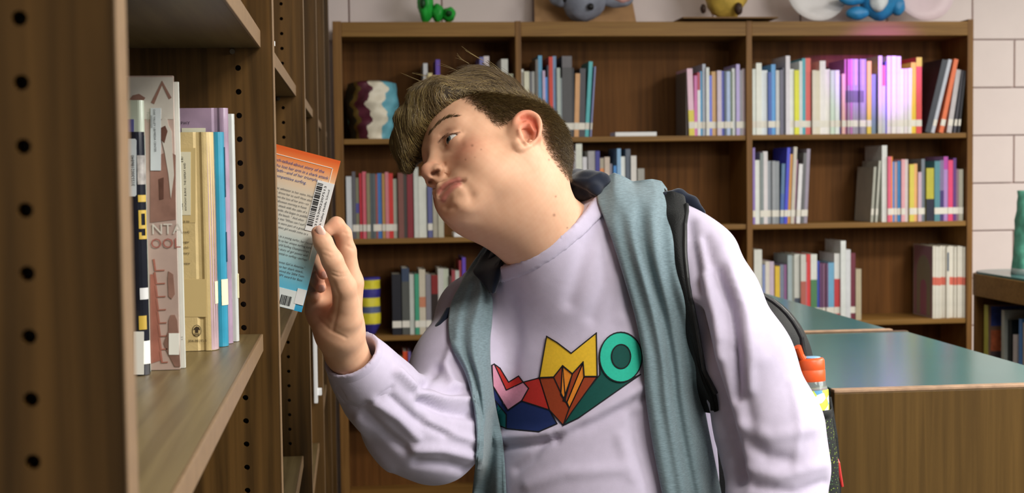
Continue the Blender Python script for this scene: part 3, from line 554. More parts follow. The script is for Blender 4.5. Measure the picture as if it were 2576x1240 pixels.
# ------------------------------------------------------------------ signed-distance modelling for the figure and the soft things
def smin(a, b, k):
    h = np.clip(.5+.5*(b-a)/k, 0, 1); return b+(a-b)*h-k*h*(1-h)
def smax(a, b, k): return -smin(-a, -b, k)
class Grid:
    def __init__(s, lo, hi, h):
        s.lo = np.array(lo, float); s.h = h; s.n = np.ceil((np.array(hi)-s.lo)/h).astype(int)+1
        s.ax = [s.lo[i]+h*np.arange(s.n[i]) for i in range(3)]
        s.f = np.full(s.n, 1.0, np.float32)
    def sub(s, lo, hi):
        a = np.clip(np.floor((np.array(lo)-s.lo)/s.h).astype(int), 0, s.n); b = np.clip(np.ceil((np.array(hi)-s.lo)/s.h).astype(int)+1, 0, s.n)
        return tuple(slice(a[i], b[i]) for i in range(3))
    def pts(s, sl): return s.ax[0][sl[0]][:, None, None], s.ax[1][sl[1]][None, :, None], s.ax[2][sl[2]][None, None, :]
    def put(s, sl, d, k, op='u'):
        cur = s.f[sl]
        if cur.size == 0: return
        if op == 'u': s.f[sl] = smin(cur, d, k) if k > 0 else np.minimum(cur, d)
        elif op == 's': s.f[sl] = smax(cur, -d, k) if k > 0 else np.maximum(cur, -d)
    def cone(s, a, b, ra, rb, k=.01, op='u'):
        a = np.array(a, float); b = np.array(b, float); m = max(ra, rb)+k+.012
        sl = s.sub(np.minimum(a, b)-m, np.maximum(a, b)+m); x, y, z = s.pts(sl); u = b-a; L = max(u@u, 1e-12)
        t = np.clip(((x-a[0])*u[0]+(y-a[1])*u[1]+(z-a[2])*u[2])/L, 0, 1)
        d = np.sqrt((x-a[0]-t*u[0])**2+(y-a[1]-t*u[1])**2+(z-a[2]-t*u[2])**2)-(ra+(rb-ra)*t)
        s.put(sl, d, k, op)
    def chain(s, P, R, k=.01, op='u'):
        for i in range(len(P)-1): s.cone(P[i], P[i+1], R[i], R[i+1], k, op)
    def ell(s, c, r, k=.01, op='u', M=None):
        c = np.array(c, float); r = np.array(r, float); m = max(r)+k+.012
        sl = s.sub(c-m, c+m); x, y, z = s.pts(sl); p = [x-c[0], y-c[1], z-c[2]]
        if M is not None: p = [M[0][i]*p[0]+M[1][i]*p[1]+M[2][i]*p[2] for i in range(3)]      # columns of M are the ellipsoid axes
        k0 = np.sqrt((p[0]/r[0])**2+(p[1]/r[1])**2+(p[2]/r[2])**2)+1e-9
        k1 = np.sqrt((p[0]/r[0]**2)**2+(p[1]/r[1]**2)**2+(p[2]/r[2]**2)**2)+1e-9
        s.put(sl, k0*(k0-1)/k1, k, op)
    def cut(s, p, n, k=.002):
        x, y, z = s.ax[0][:, None, None], s.ax[1][None, :, None], s.ax[2][None, None, :]
        s.f = smax(s.f, (x-p[0])*n[0]+(y-p[1])*n[1]+(z-p[2])*n[2], k)
    def mesh(s):
        """surface nets"""
        f = s.f; n = f.shape; ins = f < 0
        c = sum(ins[i:n[0]-1+i, j:n[1]-1+j, k:n[2]-1+k].astype(np.int8) for i in (0, 1) for j in (0, 1) for k in (0, 1))
        act = np.argwhere((c > 0) & (c < 8)); idx = -np.ones(c.shape, np.int64); idx[act[:, 0], act[:, 1], act[:, 2]] = np.arange(len(act))
        acc = np.zeros((len(act), 3)); cnt = np.zeros(len(act))
        cor = [(i, j, k) for i in (0, 1) for j in (0, 1) for k in (0, 1)]
        val = {q: f[act[:, 0]+q[0], act[:, 1]+q[1], act[:, 2]+q[2]].astype(float) for q in cor}
        for q in cor:
            for a in range(3):
                if q[a]: continue
                r = list(q); r[a] = 1; r = tuple(r); v0, v1 = val[q], val[r]; m = (v0 < 0) != (v1 < 0)
                t = np.where(m, v0/np.where(m, v0-v1, 1), 0)
                p = np.tile(np.array(q, float), (len(act), 1)); p[:, a] += t
                acc[m] += p[m]; cnt[m] += 1
        V = (acc/cnt[:, None]+act)*s.h+s.lo
        F = []
        for a in range(3):
            b, d = (a+1) % 3, (a+2) % 3
            sl0 = [slice(None)]*3; sl1 = [slice(None)]*3; sl0[a] = slice(0, -1); sl1[a] = slice(1, None)
            cr = ins[tuple(sl0)] != ins[tuple(sl1)]
            E = np.argwhere(cr); ok = (E[:, b] > 0) & (E[:, d] > 0) & (E[:, b] < n[b]-1) & (E[:, d] < n[d]-1); E = E[ok]
            def cell(db, dd):
                q = E.copy(); q[:, b] += db; q[:, d] += dd; return idx[q[:, 0], q[:, 1], q[:, 2]]
            quad = np.stack([cell(-1, -1), cell(0, -1), cell(0, 0), cell(-1, 0)], 1)
            fl = ~ins[E[:, 0], E[:, 1], E[:, 2]]
            quad[fl] = quad[fl][:, ::-1]; F.append(quad)
        F = np.concatenate(F); F = F[(F >= 0).all(1)]
        return V, F
def vnormals(V, F):
    a = V[F[:, 2]]-V[F[:, 0]]; b = V[F[:, 3]]-V[F[:, 1]]; fn = np.cross(a, b); N = np.zeros_like(V)
    for i in range(4): np.add.at(N, F[:, i], fn)
    return N/(np.linalg.norm(N, axis=1, keepdims=True)+1e-12)
def laplace(V, F, it=1, lam=.5):
    e = np.concatenate([F[:, [0, 1]], F[:, [1, 2]], F[:, [2, 3]], F[:, [3, 0]]]); V = V.copy()
    for _ in range(it):
        A = np.zeros_like(V); c = np.zeros(len(V)); np.add.at(A, e[:, 0], V[e[:, 1]]); np.add.at(A, e[:, 1], V[e[:, 0]]); np.add.at(c, e[:, 0], 1); np.add.at(c, e[:, 1], 1)
        V = V+lam*(A/np.maximum(c, 1)[:, None]-V)
    return V
def toppx(V): return CX+FPX*V[:, 0]/V[:, 1], CY-FPX*V[:, 2]/V[:, 1]
def polydist(px, py, pl):
    d = np.full(len(px), 1e9)
    for (x0, y0), (x1, y1) in zip(pl[:-1], pl[1:]):
        ux, uy = x1-x0, y1-y0; L = ux*ux+uy*uy+1e-9; t = np.clip(((px-x0)*ux+(py-y0)*uy)/L, 0, 1)
        d = np.minimum(d, np.hypot(px-x0-t*ux, py-y0-t*uy))
    return d
def strokes(V, F, S, dmax=None):
    """raise (or press in) folds along lines, on the side that faces the lens"""
    N = vnormals(V, F); px, py = toppx(V); view = V/np.linalg.norm(V, axis=1, keepdims=True)
    front = np.clip(-(N*view).sum(1)*3+.3, 0, 1)
    amt = np.zeros(len(V))
    for pl, w, a in S: amt += a*np.exp(-(polydist(px, py, pl)/w)**2)
    return V+N*(amt*front)[:, None]
def figmesh(name, V, F, smooth=True):
    W = fig2world(V); me = bpy.data.meshes.new(name); me.from_pydata(W.tolist(), [], F.tolist()); me.update()
    if smooth: me.polygons.foreach_set('use_smooth', [True]*len(me.polygons))
    return me
def setcol(me, C):
    at = me.color_attributes.new('tint', 'FLOAT_COLOR', 'POINT'); at.data.foreach_set('color', np.concatenate([C, np.ones((len(C), 1))], 1).astype(np.float32).ravel())
def attrmat(name, rough=.5, sss=0.0, bump=0.0, bscale=200, sheen=0.0, spec=.5, noise=0.0, nscale=300):
    m = mat(name, '#ffffff', rough, sss=sss, spec=spec, bump=bump, bscale=bscale, sheen=sheen); nt = m.node_tree
    a = nt.nodes.new('ShaderNodeAttribute'); a.attribute_name = 'tint'; out = a.outputs['Color']
    nt.links.new(out, nt.nodes['Principled BSDF'].inputs['Base Color']); return m

# ------------------------------------------------------------------ pose of the head (tilted towards his right shoulder, looking at the shelf)
HR = np.array([[0.429, -0.877, -0.215], [0.636, 0.463, -0.617], [0.641, 0.128, 0.757]])
_u, _s, _vt = np.linalg.svd(HR); HR = _u@_vt
HS = .985; HO = np.array([-.0221, 1.88, .0991])
def h2f(h):
    v = np.asarray(h, float)@HR.T*HS; return np.stack([v[..., 0]+HO[0], HO[1]-v[..., 1], v[..., 2]+HO[2]], -1)
def f2h(p):
    v = np.stack([p[..., 0]-HO[0], HO[1]-p[..., 1], p[..., 2]-HO[2]], -1)/HS; return v@HR
AX = np.stack([h2f(np.eye(3)[i])-h2f(np.zeros(3)) for i in range(3)], 1)/HS   # columns: head axes in the figure frame
def sym(fn):
    for sgn in (1, -1): fn(sgn)

PERSON = empty('person', fig2world(V3(1500, 1240, 1.97))*np.array([1, 1, 0]), 'boy in a lavender long-sleeved shirt and grey hoodie vest pulling a book off the shelf', 'person')

# ---- head and neck
G = Grid((-.150, 1.74, -.115), (.150, 2.06, .275), .00165)
def hc(a, b, ra, rb, k, op='u'): G.cone(h2f(a), h2f(b), ra*HS, rb*HS, k, op)
def he(c, r, k, op='u'): G.ell(h2f(c), np.array(r)*HS, k, op, AX)
he((0, -.020, .050), (.0725, .092, .078), .01)
he((0, -.052, .025), (.058, .055, .06), .03)
he((0, .034, .052), (.061, .056, .056), .03)
he((0, .028, -.018), (.060, .060, .066), .03)
for g in (1, -1):
    hc((g*.054, -.004, -.030), (g*.024, .046, -.062), .022, .013, .035)
    he((g*.042, .028, -.046), (.017, .032, .024), .025)
    he((g*.039, .049, -.027), (.023, .026, .026), .016)
hc((-.008, .068, -.0750), (.008, .068, -.0750), .0168, .0168, .028)
he((0, .072, -.058), (.028, .021, .021), .015)
for g in (1, -1):
    hc((g*.012, .083, .031), (g*.040, .066, .033), .0095, .0075, .018)
hc((0, .082, .020), (0, .098, -.018), .0075, .0095, .012)
he((0, .103, -.022), (.0108, .0105, .0100), .007)
for g in (1, -1): he((g*.0112, .0935, -.0285), (.0078, .0095, .0080), .006)
hc((0, .100, -.029), (0, .090, -.037), .0055, .0055, .006)
for g in (1, -1): he((g*.0315, .0965, .010), (.017, .016, .0125), .012, 's')
for g in (1, -1):
    he((g*.031, .0705, .0115), (.0155, .0138, .0125), .005)
    # half-closed opening of the eye
    G.ell(h2f((g*.0318, .0850, .0088)), np.array((.0142, .0220, .0026))*HS, .0014, 's', AX)
    he((g*.0070, .1005, -.0368), (.0040, .0058, .0042), .002, 's')
    hc((g*.0245, .0810, -.0590), (g*.006, .0945, -.0532), .0028, .0052, .004)
    hc((g*.006, .0945, -.0532), (0, .0950, -.0545), .0050, .0045, .004)
    hc((g*.0225, .0815, -.0610), (0, .0935, -.0660), .0028, .0070, .005)
he((0, .0955, -.0765), (.014, .008, .004), .010, 's')
he((0, .102, -.046), (.003, .006, .007), .004, 's')
# ears
EZ = -.006
for g in (1, -1):
    def ec(p, q, ra, rb, k, op='u'): hc((g*p[0], p[1], p[2]+EZ), (g*q[0], q[1], q[2]+EZ), ra, rb, k, op)
    def ee(c, r, k, op='u'): he((g*c[0], c[1], c[2]+EZ), r, k, op)
    ee((.068, -.008, .000), (.010, .020, .030), .008)
    ec((.071, -.004, .014), (.080, -.020, .014), .012, .009, .008)                 # back of the ear
    ec((.071, -.004, .002), (.079, -.018, -.002), .014, .010, .008)
    ec((.071, .002, -.012), (.073, .006, -.019), .010, .007, .006)
    ec((.070, -.003, .022), (.081, -.013, .022), .011, .0075, .006)
    rim0 = np.array([(.075, .004, .006), (.078, .0045, .020), (.083, -.003, .030), (.087, -.014, .0315), (.0895, -.0225, .023), (.0880, -.0225, .006), (.083, -.0125, -.010), (.078, .001, -.0225), (.075, .0095, -.0260), (.071, .0105, -.016)])
    tt = np.linspace(0, 9, 28); i0 = np.clip(tt.astype(int), 0, 8); ff = (tt-i0)[:, None]; pa = rim0[np.maximum(i0-1, 0)]; pb = rim0[i0]; pc = rim0[i0+1]; pd = rim0[np.minimum(i0+2, 9)]
    rim = .5*(2*pb+(pc-pa)*ff+(2*pa-5*pb+4*pc-pd)*ff**2+(3*pb-pa-3*pc+pd)*ff**3)
    rr = np.interp(tt, range(10), [.003, .0034, .0040, .0044, .0044, .0042, .0044, .0060, .0058, .0048])
    for i in range(len(rim)-1): ec(rim[i], rim[i+1], rr[i], rr[i+1], .003)
    ee((.0945, -.0090, .0165), (.0075, .0105, .0090), .004, 's')                   # scapha
    ee((.0915, -.0070, -.0035), (.0125, .0088, .0105), .004, 's')                  # concha bowl
    ec((.081, -.0195, .016), (.084, -.0190, -.006), .0028, .0034, .003)             # antihelix
    ec((.084, -.0190, -.006), (.079, -.0105, -.0165), .0034, .0034, .003)
    ee((.0765, .0035, -.003), (.0045, .0045, .0060), .003)                        # tragus
# neck and the soft underside of the jaw
nb = V3(1420, 665, 1.965); nt_ = h2f((0, -.030, -.035))
G.cone(nt_, nb, .056, .060, .03)
G.cone(V3(1290, 520, 1.868), V3(1390, 640, 1.940), .050, .047, .03)
G.cone(V3(1225, 520, 1.855), V3(1315, 570, 1.895), .036, .038, .03)
G.cone(V3(1430, 600, 1.96), V3(1530, 620, 1.965), .048, .036, .03)

HV, HF = G.mesh(); HV = laplace(HV, HF, 3, .4)
MOUTH = [(1164, 455), (1148, 457), (1130, 465), (1115, 479), (1106, 496)]; LASH = [(1103, 358), (1117, 346), (1134, 338), (1150, 334), (1164, 331)]
HV = strokes(HV, HF, [([(1152, 467), (1136, 476), (1122, 490), (1115, 502)], 7, .0022), ([(1150, 449), (1128, 457), (1112, 470)], 6, .0010), ([(1150, 492), (1166, 498), (1182, 502)], 18, -.0026), (MOUTH, 4.0, -.0020), ([(1161, 452), (1168, 452)], 5, -.0020), ([(1108, 340), (1122, 330), (1140, 325), (1160, 329)], 4.5, -.0013), ([(1114, 372), (1132, 368), (1152, 356)], 8, .0010), ([(1112, 382), (1135, 380), (1160, 364)], 8, -.0010),
    ([(1088, 439), (1100, 432)], 5.5, -.0060), ([(1079, 460), (1085, 457)], 4.5, -.0045), ([(1117, 414), (1123, 426), (1120, 440)], 5, -.0020), ([(1124, 440), (1148, 452), (1172, 468), (1186, 490)], 12, -.0022), ([(1112, 512), (1124, 520), (1140, 522)], 8, -.0016),
    ([(1313, 300), (1326, 296), (1340, 304), (1348, 322), (1346, 342), (1336, 358)], 5.5, -.0042), ([(1322, 322), (1332, 336), (1330, 346)], 9, -.0070), ([(1308, 348), (1320, 362)], 6, -.0030), ([(1334, 314), (1341, 330), (1337, 350)], 4, .0018), ([(1306, 330), (1308, 342)], 5, .0022)])
# ---- right hand holding the book, with the forearm inside the sleeve
G = Grid((-.27, 1.575, -.20), (-.12, 1.82, .05), .0016)
def fin(pts, rad, k=.004):
    G2.chain([V3(*p) for p in pts], rad, k)
fingers = []
def finger(pts, rad, k=.0045):
    global G
    sub = Grid(G.lo, G.lo+(np.array(G.f.shape)-1)*G.h, G.h)
    sub.chain([V3(*p) for p in pts], rad, k); fingers.append(sub.f)
finger([(872, 800, 1.672), (866, 722, 1.648), (836, 655, 1.631), (812, 608, 1.6265), (800, 585, 1.6275)], [.0165, .0140, .0118, .0105, .0078])
finger([(880, 705, 1.698), (872, 632, 1.690), (862, 588, 1.682), (846, 566, 1.672), (824, 580, 1.667)], [.0135, .0110, .0100, .0092, .0075])
finger([(876, 730, 1.715), (842, 668, 1.712), (815, 640, 1.705), (806, 660, 1.682), (814, 688, 1.668)], [.0125, .0105, .0098, .0088, .0072])
finger([(872, 745, 1.722), (830, 700, 1.722), (796, 686, 1.712), (796, 702, 1.690), (806, 722, 1.674)], [.0120, .0100, .0094, .0084, .0070])
finger([(845, 760, 1.722), (812, 728, 1.724), (786, 720, 1.714), (784, 732, 1.694), (792, 742, 1.684)], [.0110, .0092, .0084, .0076, .0064])
for q in fingers[1:]: G.f = smin(G.f, q, .0022)
# palm, heel and thenar
W0 = (870, 885, 1.721)
for p, r in (((880, 716, 1.700), .0150), ((874, 736, 1.711), .0150), ((862, 748, 1.717), .0145), ((838, 766, 1.717), .0140)):
    G.cone(V3(858, 830, 1.700), V3(*p), .021, r, .012)
G.cone(V3(866, 800, 1.676), V3(852, 838, 1.686), .0200, .0215, .014)
G.cone(V3(800, 772, 1.704), V3(840, 835, 1.700), .0145, .0200, .014)
G.cone(V3(822, 752, 1.712), V3(806, 790, 1.704), .0130, .0150, .012)
G.f = smin(G.f, fingers[0], .007)
G.cone(V3(856, 832, 1.697), V3(*W0), .0245, .0235, .014)
G.cone(V3(*W0), V3(908, 945, 1.754), .0232, .0240, .014)
G.cone(V3(908, 945, 1.754), V3(955, 1000, 1.785), .0240, .026, .01)
AV, AF = G.mesh(); AV = laplace(AV, AF, 1, .4)
AV = strokes(AV, AF, [([(835, 690), (850, 697), (872, 694)], 3, -.0007), ([(838, 683), (858, 689), (876, 686)], 2.5, -.0005), ([(818, 628), (834, 636), (846, 634)], 2.5, -.0005), ([(815, 640), (832, 648), (846, 644)], 2.5, -.0004),
                      ([(838, 712), (852, 745), (846, 790), (836, 830)], 5, -.0012), ([(862, 560), (872, 575), (878, 595)], 4, .0006), ([(800, 800), (830, 830), (870, 850)], 4, -.0007), ([(865, 585), (880, 590)], 2.5, -.0005), ([(872, 618), (888, 625)], 3, -.0006)])
# ---- torso and upper arms under the clothes (same skin mesh)
G = Grid((-.26, 1.66, -.62), (.42, 2.16, .06), .007)
G.ell(V3(1500, 830, 1.99), (.135, .085, .19), .03); G.ell(V3(1500, 1220, 1.99), (.135, .09, .22), .05)
G.cone(V3(1210, 790, 2.02), V3(1720, 640, 1.96), .040, .045, .04)
G.chain([V3(1210, 800, 2.02), V3(1085, 1110, 1.865), V3(930, 965, 1.755)], [.040, .036, .025], .02)
G.chain([V3(1770, 660, 1.94), V3(1925, 1090, 1.90), V3(1880, 1500, 1.85)], [.040, .038, .032], .02)
G.chain([V3(1415, 650, 1.95), V3(1430, 760, 1.97)], [.055, .06], .03)
TV, TF = G.mesh()

# ---- join the skin into one mesh and tint it
def skin_tint(V, hand=False):
    base = np.array(lin('#dbab8c')); C = np.tile(base, (len(V), 1)); px, py = toppx(V)
    def mixc(w, h): 
        nonlocal C
        w = np.clip(w, 0, 1)[:, None]; C = C*(1-w)+np.array(lin(h))*w
    H = f2h(V); x, y, z = np.abs(H[:, 0]), H[:, 1], H[:, 2]
    def blob(c, r): return np.exp(-(((x-c[0])/r[0])**2+((y-c[1])/r[1])**2+((z-c[2])/r[2])**2))
    if not hand:
        mixc(.60*blob((.044, .062, -.022), (.020, .030, .020)), '#d0735c')                # cheeks
        mixc(.45*blob((0, .108, -.020), (.016, .018, .014)), '#cf7f68')                   # nose
        mixc(.75*blob((.086, -.014, .010), (.010, .026, .030)), '#d8664c')                # ears
        fr = (H[:, 0] > -.03) & (H[:, 1] > .07)
        mixc(.80*np.maximum(np.exp(-(polydist(px, py, [(1154, 451), (1136, 456), (1118, 467), (1104, 482)])/7.5)**4), np.exp(-(polydist(px, py, [(1154, 462), (1138, 471), (1124, 486), (1115, 502)])/8.)**4))*fr, '#b2625a')
        mixc(.75*np.exp(-(polydist(px, py, MOUTH)/4.2)**2)*fr, '#6a302c'); mixc(.75*np.exp(-(polydist(px, py, LASH)/2.2)**2)*fr, '#50342a')  # shade of the lip gap painted into the tint; then the lash line
        mixc(.85*np.exp(-(polydist(px, py, [(1089, 438), (1099, 433)])/5.)**2)*fr, '#3c1c14'); mixc(.75*np.exp(-(polydist(px, py, [(1080, 459), (1084, 457)])/4.)**2), '#3c1c14')  # nostril shade painted into the skin colour
        fr = H[:, 0] > 0
        mixc(.60*np.exp(-(polydist(px, py, [(1322, 324), (1331, 336), (1329, 344)])/8.)**2)*fr, '#9a3c2c'); mixc(.5*np.exp(-(polydist(px, py, [(1314, 300), (1328, 296), (1341, 306), (1348, 324), (1345, 344)])/5.)**2)*fr, '#c04e3c')  # shade in the ear hollow and helix groove put into the tint
        mixc(.35*blob((.031, .078, .020), (.016, .012, .006)), '#b97a66')                 # lids
        mixc(.30*blob((.026, .080, .001), (.014, .012, .005)), '#a86a5c')
        for sx, sy, rr in ((1188, 366, 3.2), (1171, 401, 2.0), (1195, 396, 1.7), (1210, 376, 1.6), (1394, 541, 3.4), (1398, 494, 2.4), (1381, 402, 2.4), (1427, 573, 2.2)):
            mixc(.70*np.exp(-(((px-sx)**2+(py-sy)**2)/rr**2)), '#7a4430')                 # moles and freckles
        # short fade and scalp
        sc = np.clip(hairmask(H), 0, 1); mixc(sc*.85, '#4d3b28')
    else:
        for sx, sy in ((812, 688), (806, 722), (800, 584)): mixc(.55*np.exp(-(((px-sx)**2+(py-sy)**2)/13**2)), '#d37c68')
        mixc(.35*np.exp(-(((px-860)**2+(py-565)**2)/25**2)), '#d9906f')
        mixc(.30*np.exp(-(((px-800)**2+(py-790)**2)/30**2)), '#d98f74')
    nz = np.sin(V[:, 0]*310+2*np.sin(V[:, 2]*170))*np.sin(V[:, 2]*290+2*np.sin(V[:, 1]*150))+.6*np.sin(V[:, 0]*730+V[:, 1]*400)*np.sin(V[:, 2]*690)
    return np.clip(C*(1+.035*nz[:, None]*np.array([.5, 1., 1.1])), 0, 1)
HAIRPOLY = [(1150, 237), (1175, 254), (1192, 266), (1218, 286), (1236, 307), (1256, 316), (1272, 308), (1300, 296), (1318, 285), (1345, 290), (1358, 315), (1365, 345), (1379, 382), (1402, 415), (1428, 448), (1470, 446), (1470, 80), (900, 80), (900, 330), (1040, 345), (1062, 302), (1108, 260)]
def inpoly(px, py, P):
    c = np.zeros(len(px), bool); j = len(P)-1
    for i in range(len(P)):
        (xi, yi), (xj, yj) = P[i], P[j]
        c ^= ((yi > py) != (yj > py)) & (px < (xj-xi)*(py-yi)/(yj-yi+1e-9)+xi); j = i
    return c
def hairmask(H):
    """1 where hair grows; the hairline is the same on both sides of the head"""
    Hm = H.copy(); Hm[:, 0] = np.abs(Hm[:, 0]); Vm = h2f(Hm); px, py = toppx(Vm)
    ins = inpoly(px, py, HAIRPOLY); d = polydist(px, py, HAIRPOLY+HAIRPOLY[:1])
    ear = (Hm[:, 0] > .0735) & (Hm[:, 1] > -.040) & (Hm[:, 1] < .01) & (Hm[:, 2] < .032)
    m = np.clip(np.where(ins, d, -d)/26+.22, 0, 1)
    m = np.where((Hm[:, 2] < -.03) & (Hm[:, 1] > -.03), 0, m)
    return np.where(ear, 0, m)
SK = attrmat('skin', .55, sss=.16, bump=.04, bscale=1400, spec=.28)
nH, nA = len(HV), len(AV)
BV = np.concatenate([HV, AV, TV]); BF = np.concatenate([HF, AF+nH, TF+nH+nA])
bodyme = figmesh('body', BV, BF)
setcol(bodyme, np.concatenate([skin_tint(HV), skin_tint(AV, True), np.tile(np.array(lin('#dbab8c')), (len(TV), 1))]))
BODY = mk('body', bodyme, SK, PERSON)
# thumbnail and fingertips nails
def nail(c, ax_u, ax_v, ru, rv, nrm, off):
    v = []; f = []; n = 14
    c = np.array(c); 
    for j, rr in enumerate((1.0, .7, .35)):
        for k in range(n):
            q = 2*math.pi*k/n; a, b = math.cos(q)*rr, math.sin(q)*rr
            v.append(c+ax_u*ru*a*(abs(a)**-.15 if a else 1)+ax_v*rv*b-nrm*off*(rr*rr)*(b*b))
    for j in range(2):
        for k in range(n): f.append((j*n+k, j*n+(k+1) % n, (j+1)*n+(k+1) % n, (j+1)*n+k))
    f.append(tuple(2*n+k for k in range(n)))
    W = fig2world(np.array(v)); me = mesh('nail', W, f, smooth=True); return me
def surf_at(V, px, py, r=6):
    qx, qy = toppx(V); m = np.hypot(qx-px, qy-py) < r; return V[m][:, 1].min()
d0 = surf_at(AV, 806, 583)
ux = np.array([.42, 0, .90]); ux /= np.linalg.norm(ux); ux = ux*np.array([-1, 0, 1]); vx = np.array([ux[2], 0, -ux[0]])
mk('thumbnail', nail(V3(806, 582, d0-.0005), ux, vx, .0072, .0052, np.array([0, -1., 0]), .0022), mat('nail_plate', '#e2b6a6', .25, spec=.6), BODY)
for (a, b) in ((815, 691), (808, 725)):
    mk('fingernail', nail(V3(a, b, surf_at(AV, a, b, 5)-.0004), np.array([.2, 0, -.98]), np.array([.98, 0, .2]), .0042, .0042, np.array([0, -1., 0]), .0018), mat('nail_plate'), BODY)
# eyes: white, iris and pupil; gaze towards the shelf
for g, nm in ((1, 'eye'), (-1, 'eye')):
    c = h2f((g*.031, .0705, .0110)); n = 24; V = []; F = []
    gz = h2f((g*.031+.0010, .0705+.012, .0110-.0016))-c; gz /= np.linalg.norm(gz)
    a = np.cross(gz, [0, 0, 1.]); a /= np.linalg.norm(a); b = np.cross(gz, a); mi = []
    rings = [0, .12, .18, .22, .30, .40, .46, .52, .7, .95, 1.25, 1.6, 2.1, 2.7]
    for t in rings:
        for k in range(n): q = 2*math.pi*k/n; V.append(c+.0128*HS*(math.cos(t)*gz+math.sin(t)*(math.cos(q)*a+math.sin(q)*b)))
    for i in range(len(rings)-1):
        for k in range(n): F.append((i*n+k, i*n+(k+1) % n, (i+1)*n+(k+1) % n, (i+1)*n+k)); mi.append(2 if rings[i+1] <= .23 else 1 if rings[i+1] <= .5 else 0)
    me = mesh('eye', fig2world(np.array(V)), F, mi, True); fixn(me)
    mk(nm, me, [mat('eye_white', '#dcd8d4', .15, spec=.6), mat('iris_grey_blue', '#4f5d63', .12, noise=.3, nscale=900), mat('pupil', '#0a0a0c', .08)], BODY)

# ---- lavender shirt
G = Grid((-.262, 1.655, -.50), (.43, 2.16, .085), .0037)
G.ell(V3(1500, 800, 1.985), (.150, .098, .20), .03)
G.ell(V3(1520, 1180, 1.975), (.157, .112, .23), .06)
G.cone(V3(1520, 1300, 1.98), V3(1525, 1420, 1.99), .125, .125, .06)
G.cone(V3(1200, 790, 2.02), V3(1400, 690, 1.985), .050, .062, .05)
G.cone(V3(1440, 655, 1.975), V3(1730, 635, 1.945), .068, .050, .05)
G.cone(V3(1690, 572, 1.97), V3(1775, 650, 1.93), .034, .042, .03)
# left sleeve (right in the picture)
G.chain([V3(1772, 655, 1.93), V3(1808, 745, 1.905), V3(1872, 905, 1.885), V3(1935, 1080, 1.875), V3(1955, 1180, 1.865), V3(1950, 1300, 1.85), V3(1925, 1420, 1.83)], [.043, .051, .0620, .068, .064, .060, .055], .02)
# right sleeve
G.chain([V3(1205, 800, 2.005), V3(1150, 930, 1.945), V3(1092, 1095, 1.868)], [.056, .058, .060], .03)
G.chain([V3(1092, 1095, 1.868), V3(1040, 1070, 1.84), V3(955, 985, 1.780), V3(915, 935, 1.752), V3(872, 873, 1.720)], [.060, .060, .046, .0385, .0325], .02)
WA = V3(885, 893, 1.7275); WN = V3(872, 873, 1.720)-V3(915, 935, 1.752); WN /= np.linalg.norm(WN)
WN2 = WN+np.array([-.03, -.0, .10]); WN2 /= np.linalg.norm(WN2)
# open cuff: trim across the wrist and hollow it out (only near the wrist)
sl = G.sub(WA-.07, WA+.07); x, y, z = G.pts(sl)
pl = (x-WA[0])*WN2[0]+(y-WA[1])*WN2[1]+(z-WA[2])*WN2[2]
G.f[sl] = smax(G.f[sl], pl, .002)
G.cone(WA-WN*.04, WA+WN*.05, .0275, .0325, .002, 's')
# neckline: short neck of the garment, cut across
G.cone(V3(1352, 575, 1.920), V3(1435, 700, 1.950), .0700, .082, .03)
NP = V3(1392, 612, 1.850); NN = np.array([-.555, -.20, .80]); NN /= np.linalg.norm(NN)
sl = G.sub(NP-np.array([.12, .06, .12]), NP+np.array([.16, .20, .12])); x, y, z = G.pts(sl)
pl = ((x-NP[0])*NN[0]+(y-NP[1])*NN[1]+(z-NP[2])*NN[2]).astype(np.float32)
GC = Grid(G.lo, G.lo+(np.array(G.f.shape)-1)*G.h, G.h)
GC.f[sl] = np.maximum(np.maximum(G.f[sl]-.0022, np.abs(pl+.0085)-.0105), -(G.f[sl]+.006))
G.f[sl] = smax(G.f[sl], pl, .002)
CV, CF = GC.mesh(); CV = laplace(CV, CF, 3, .5)
SV, SF = G.mesh(); SV = laplace(SV, SF, 2, .5)

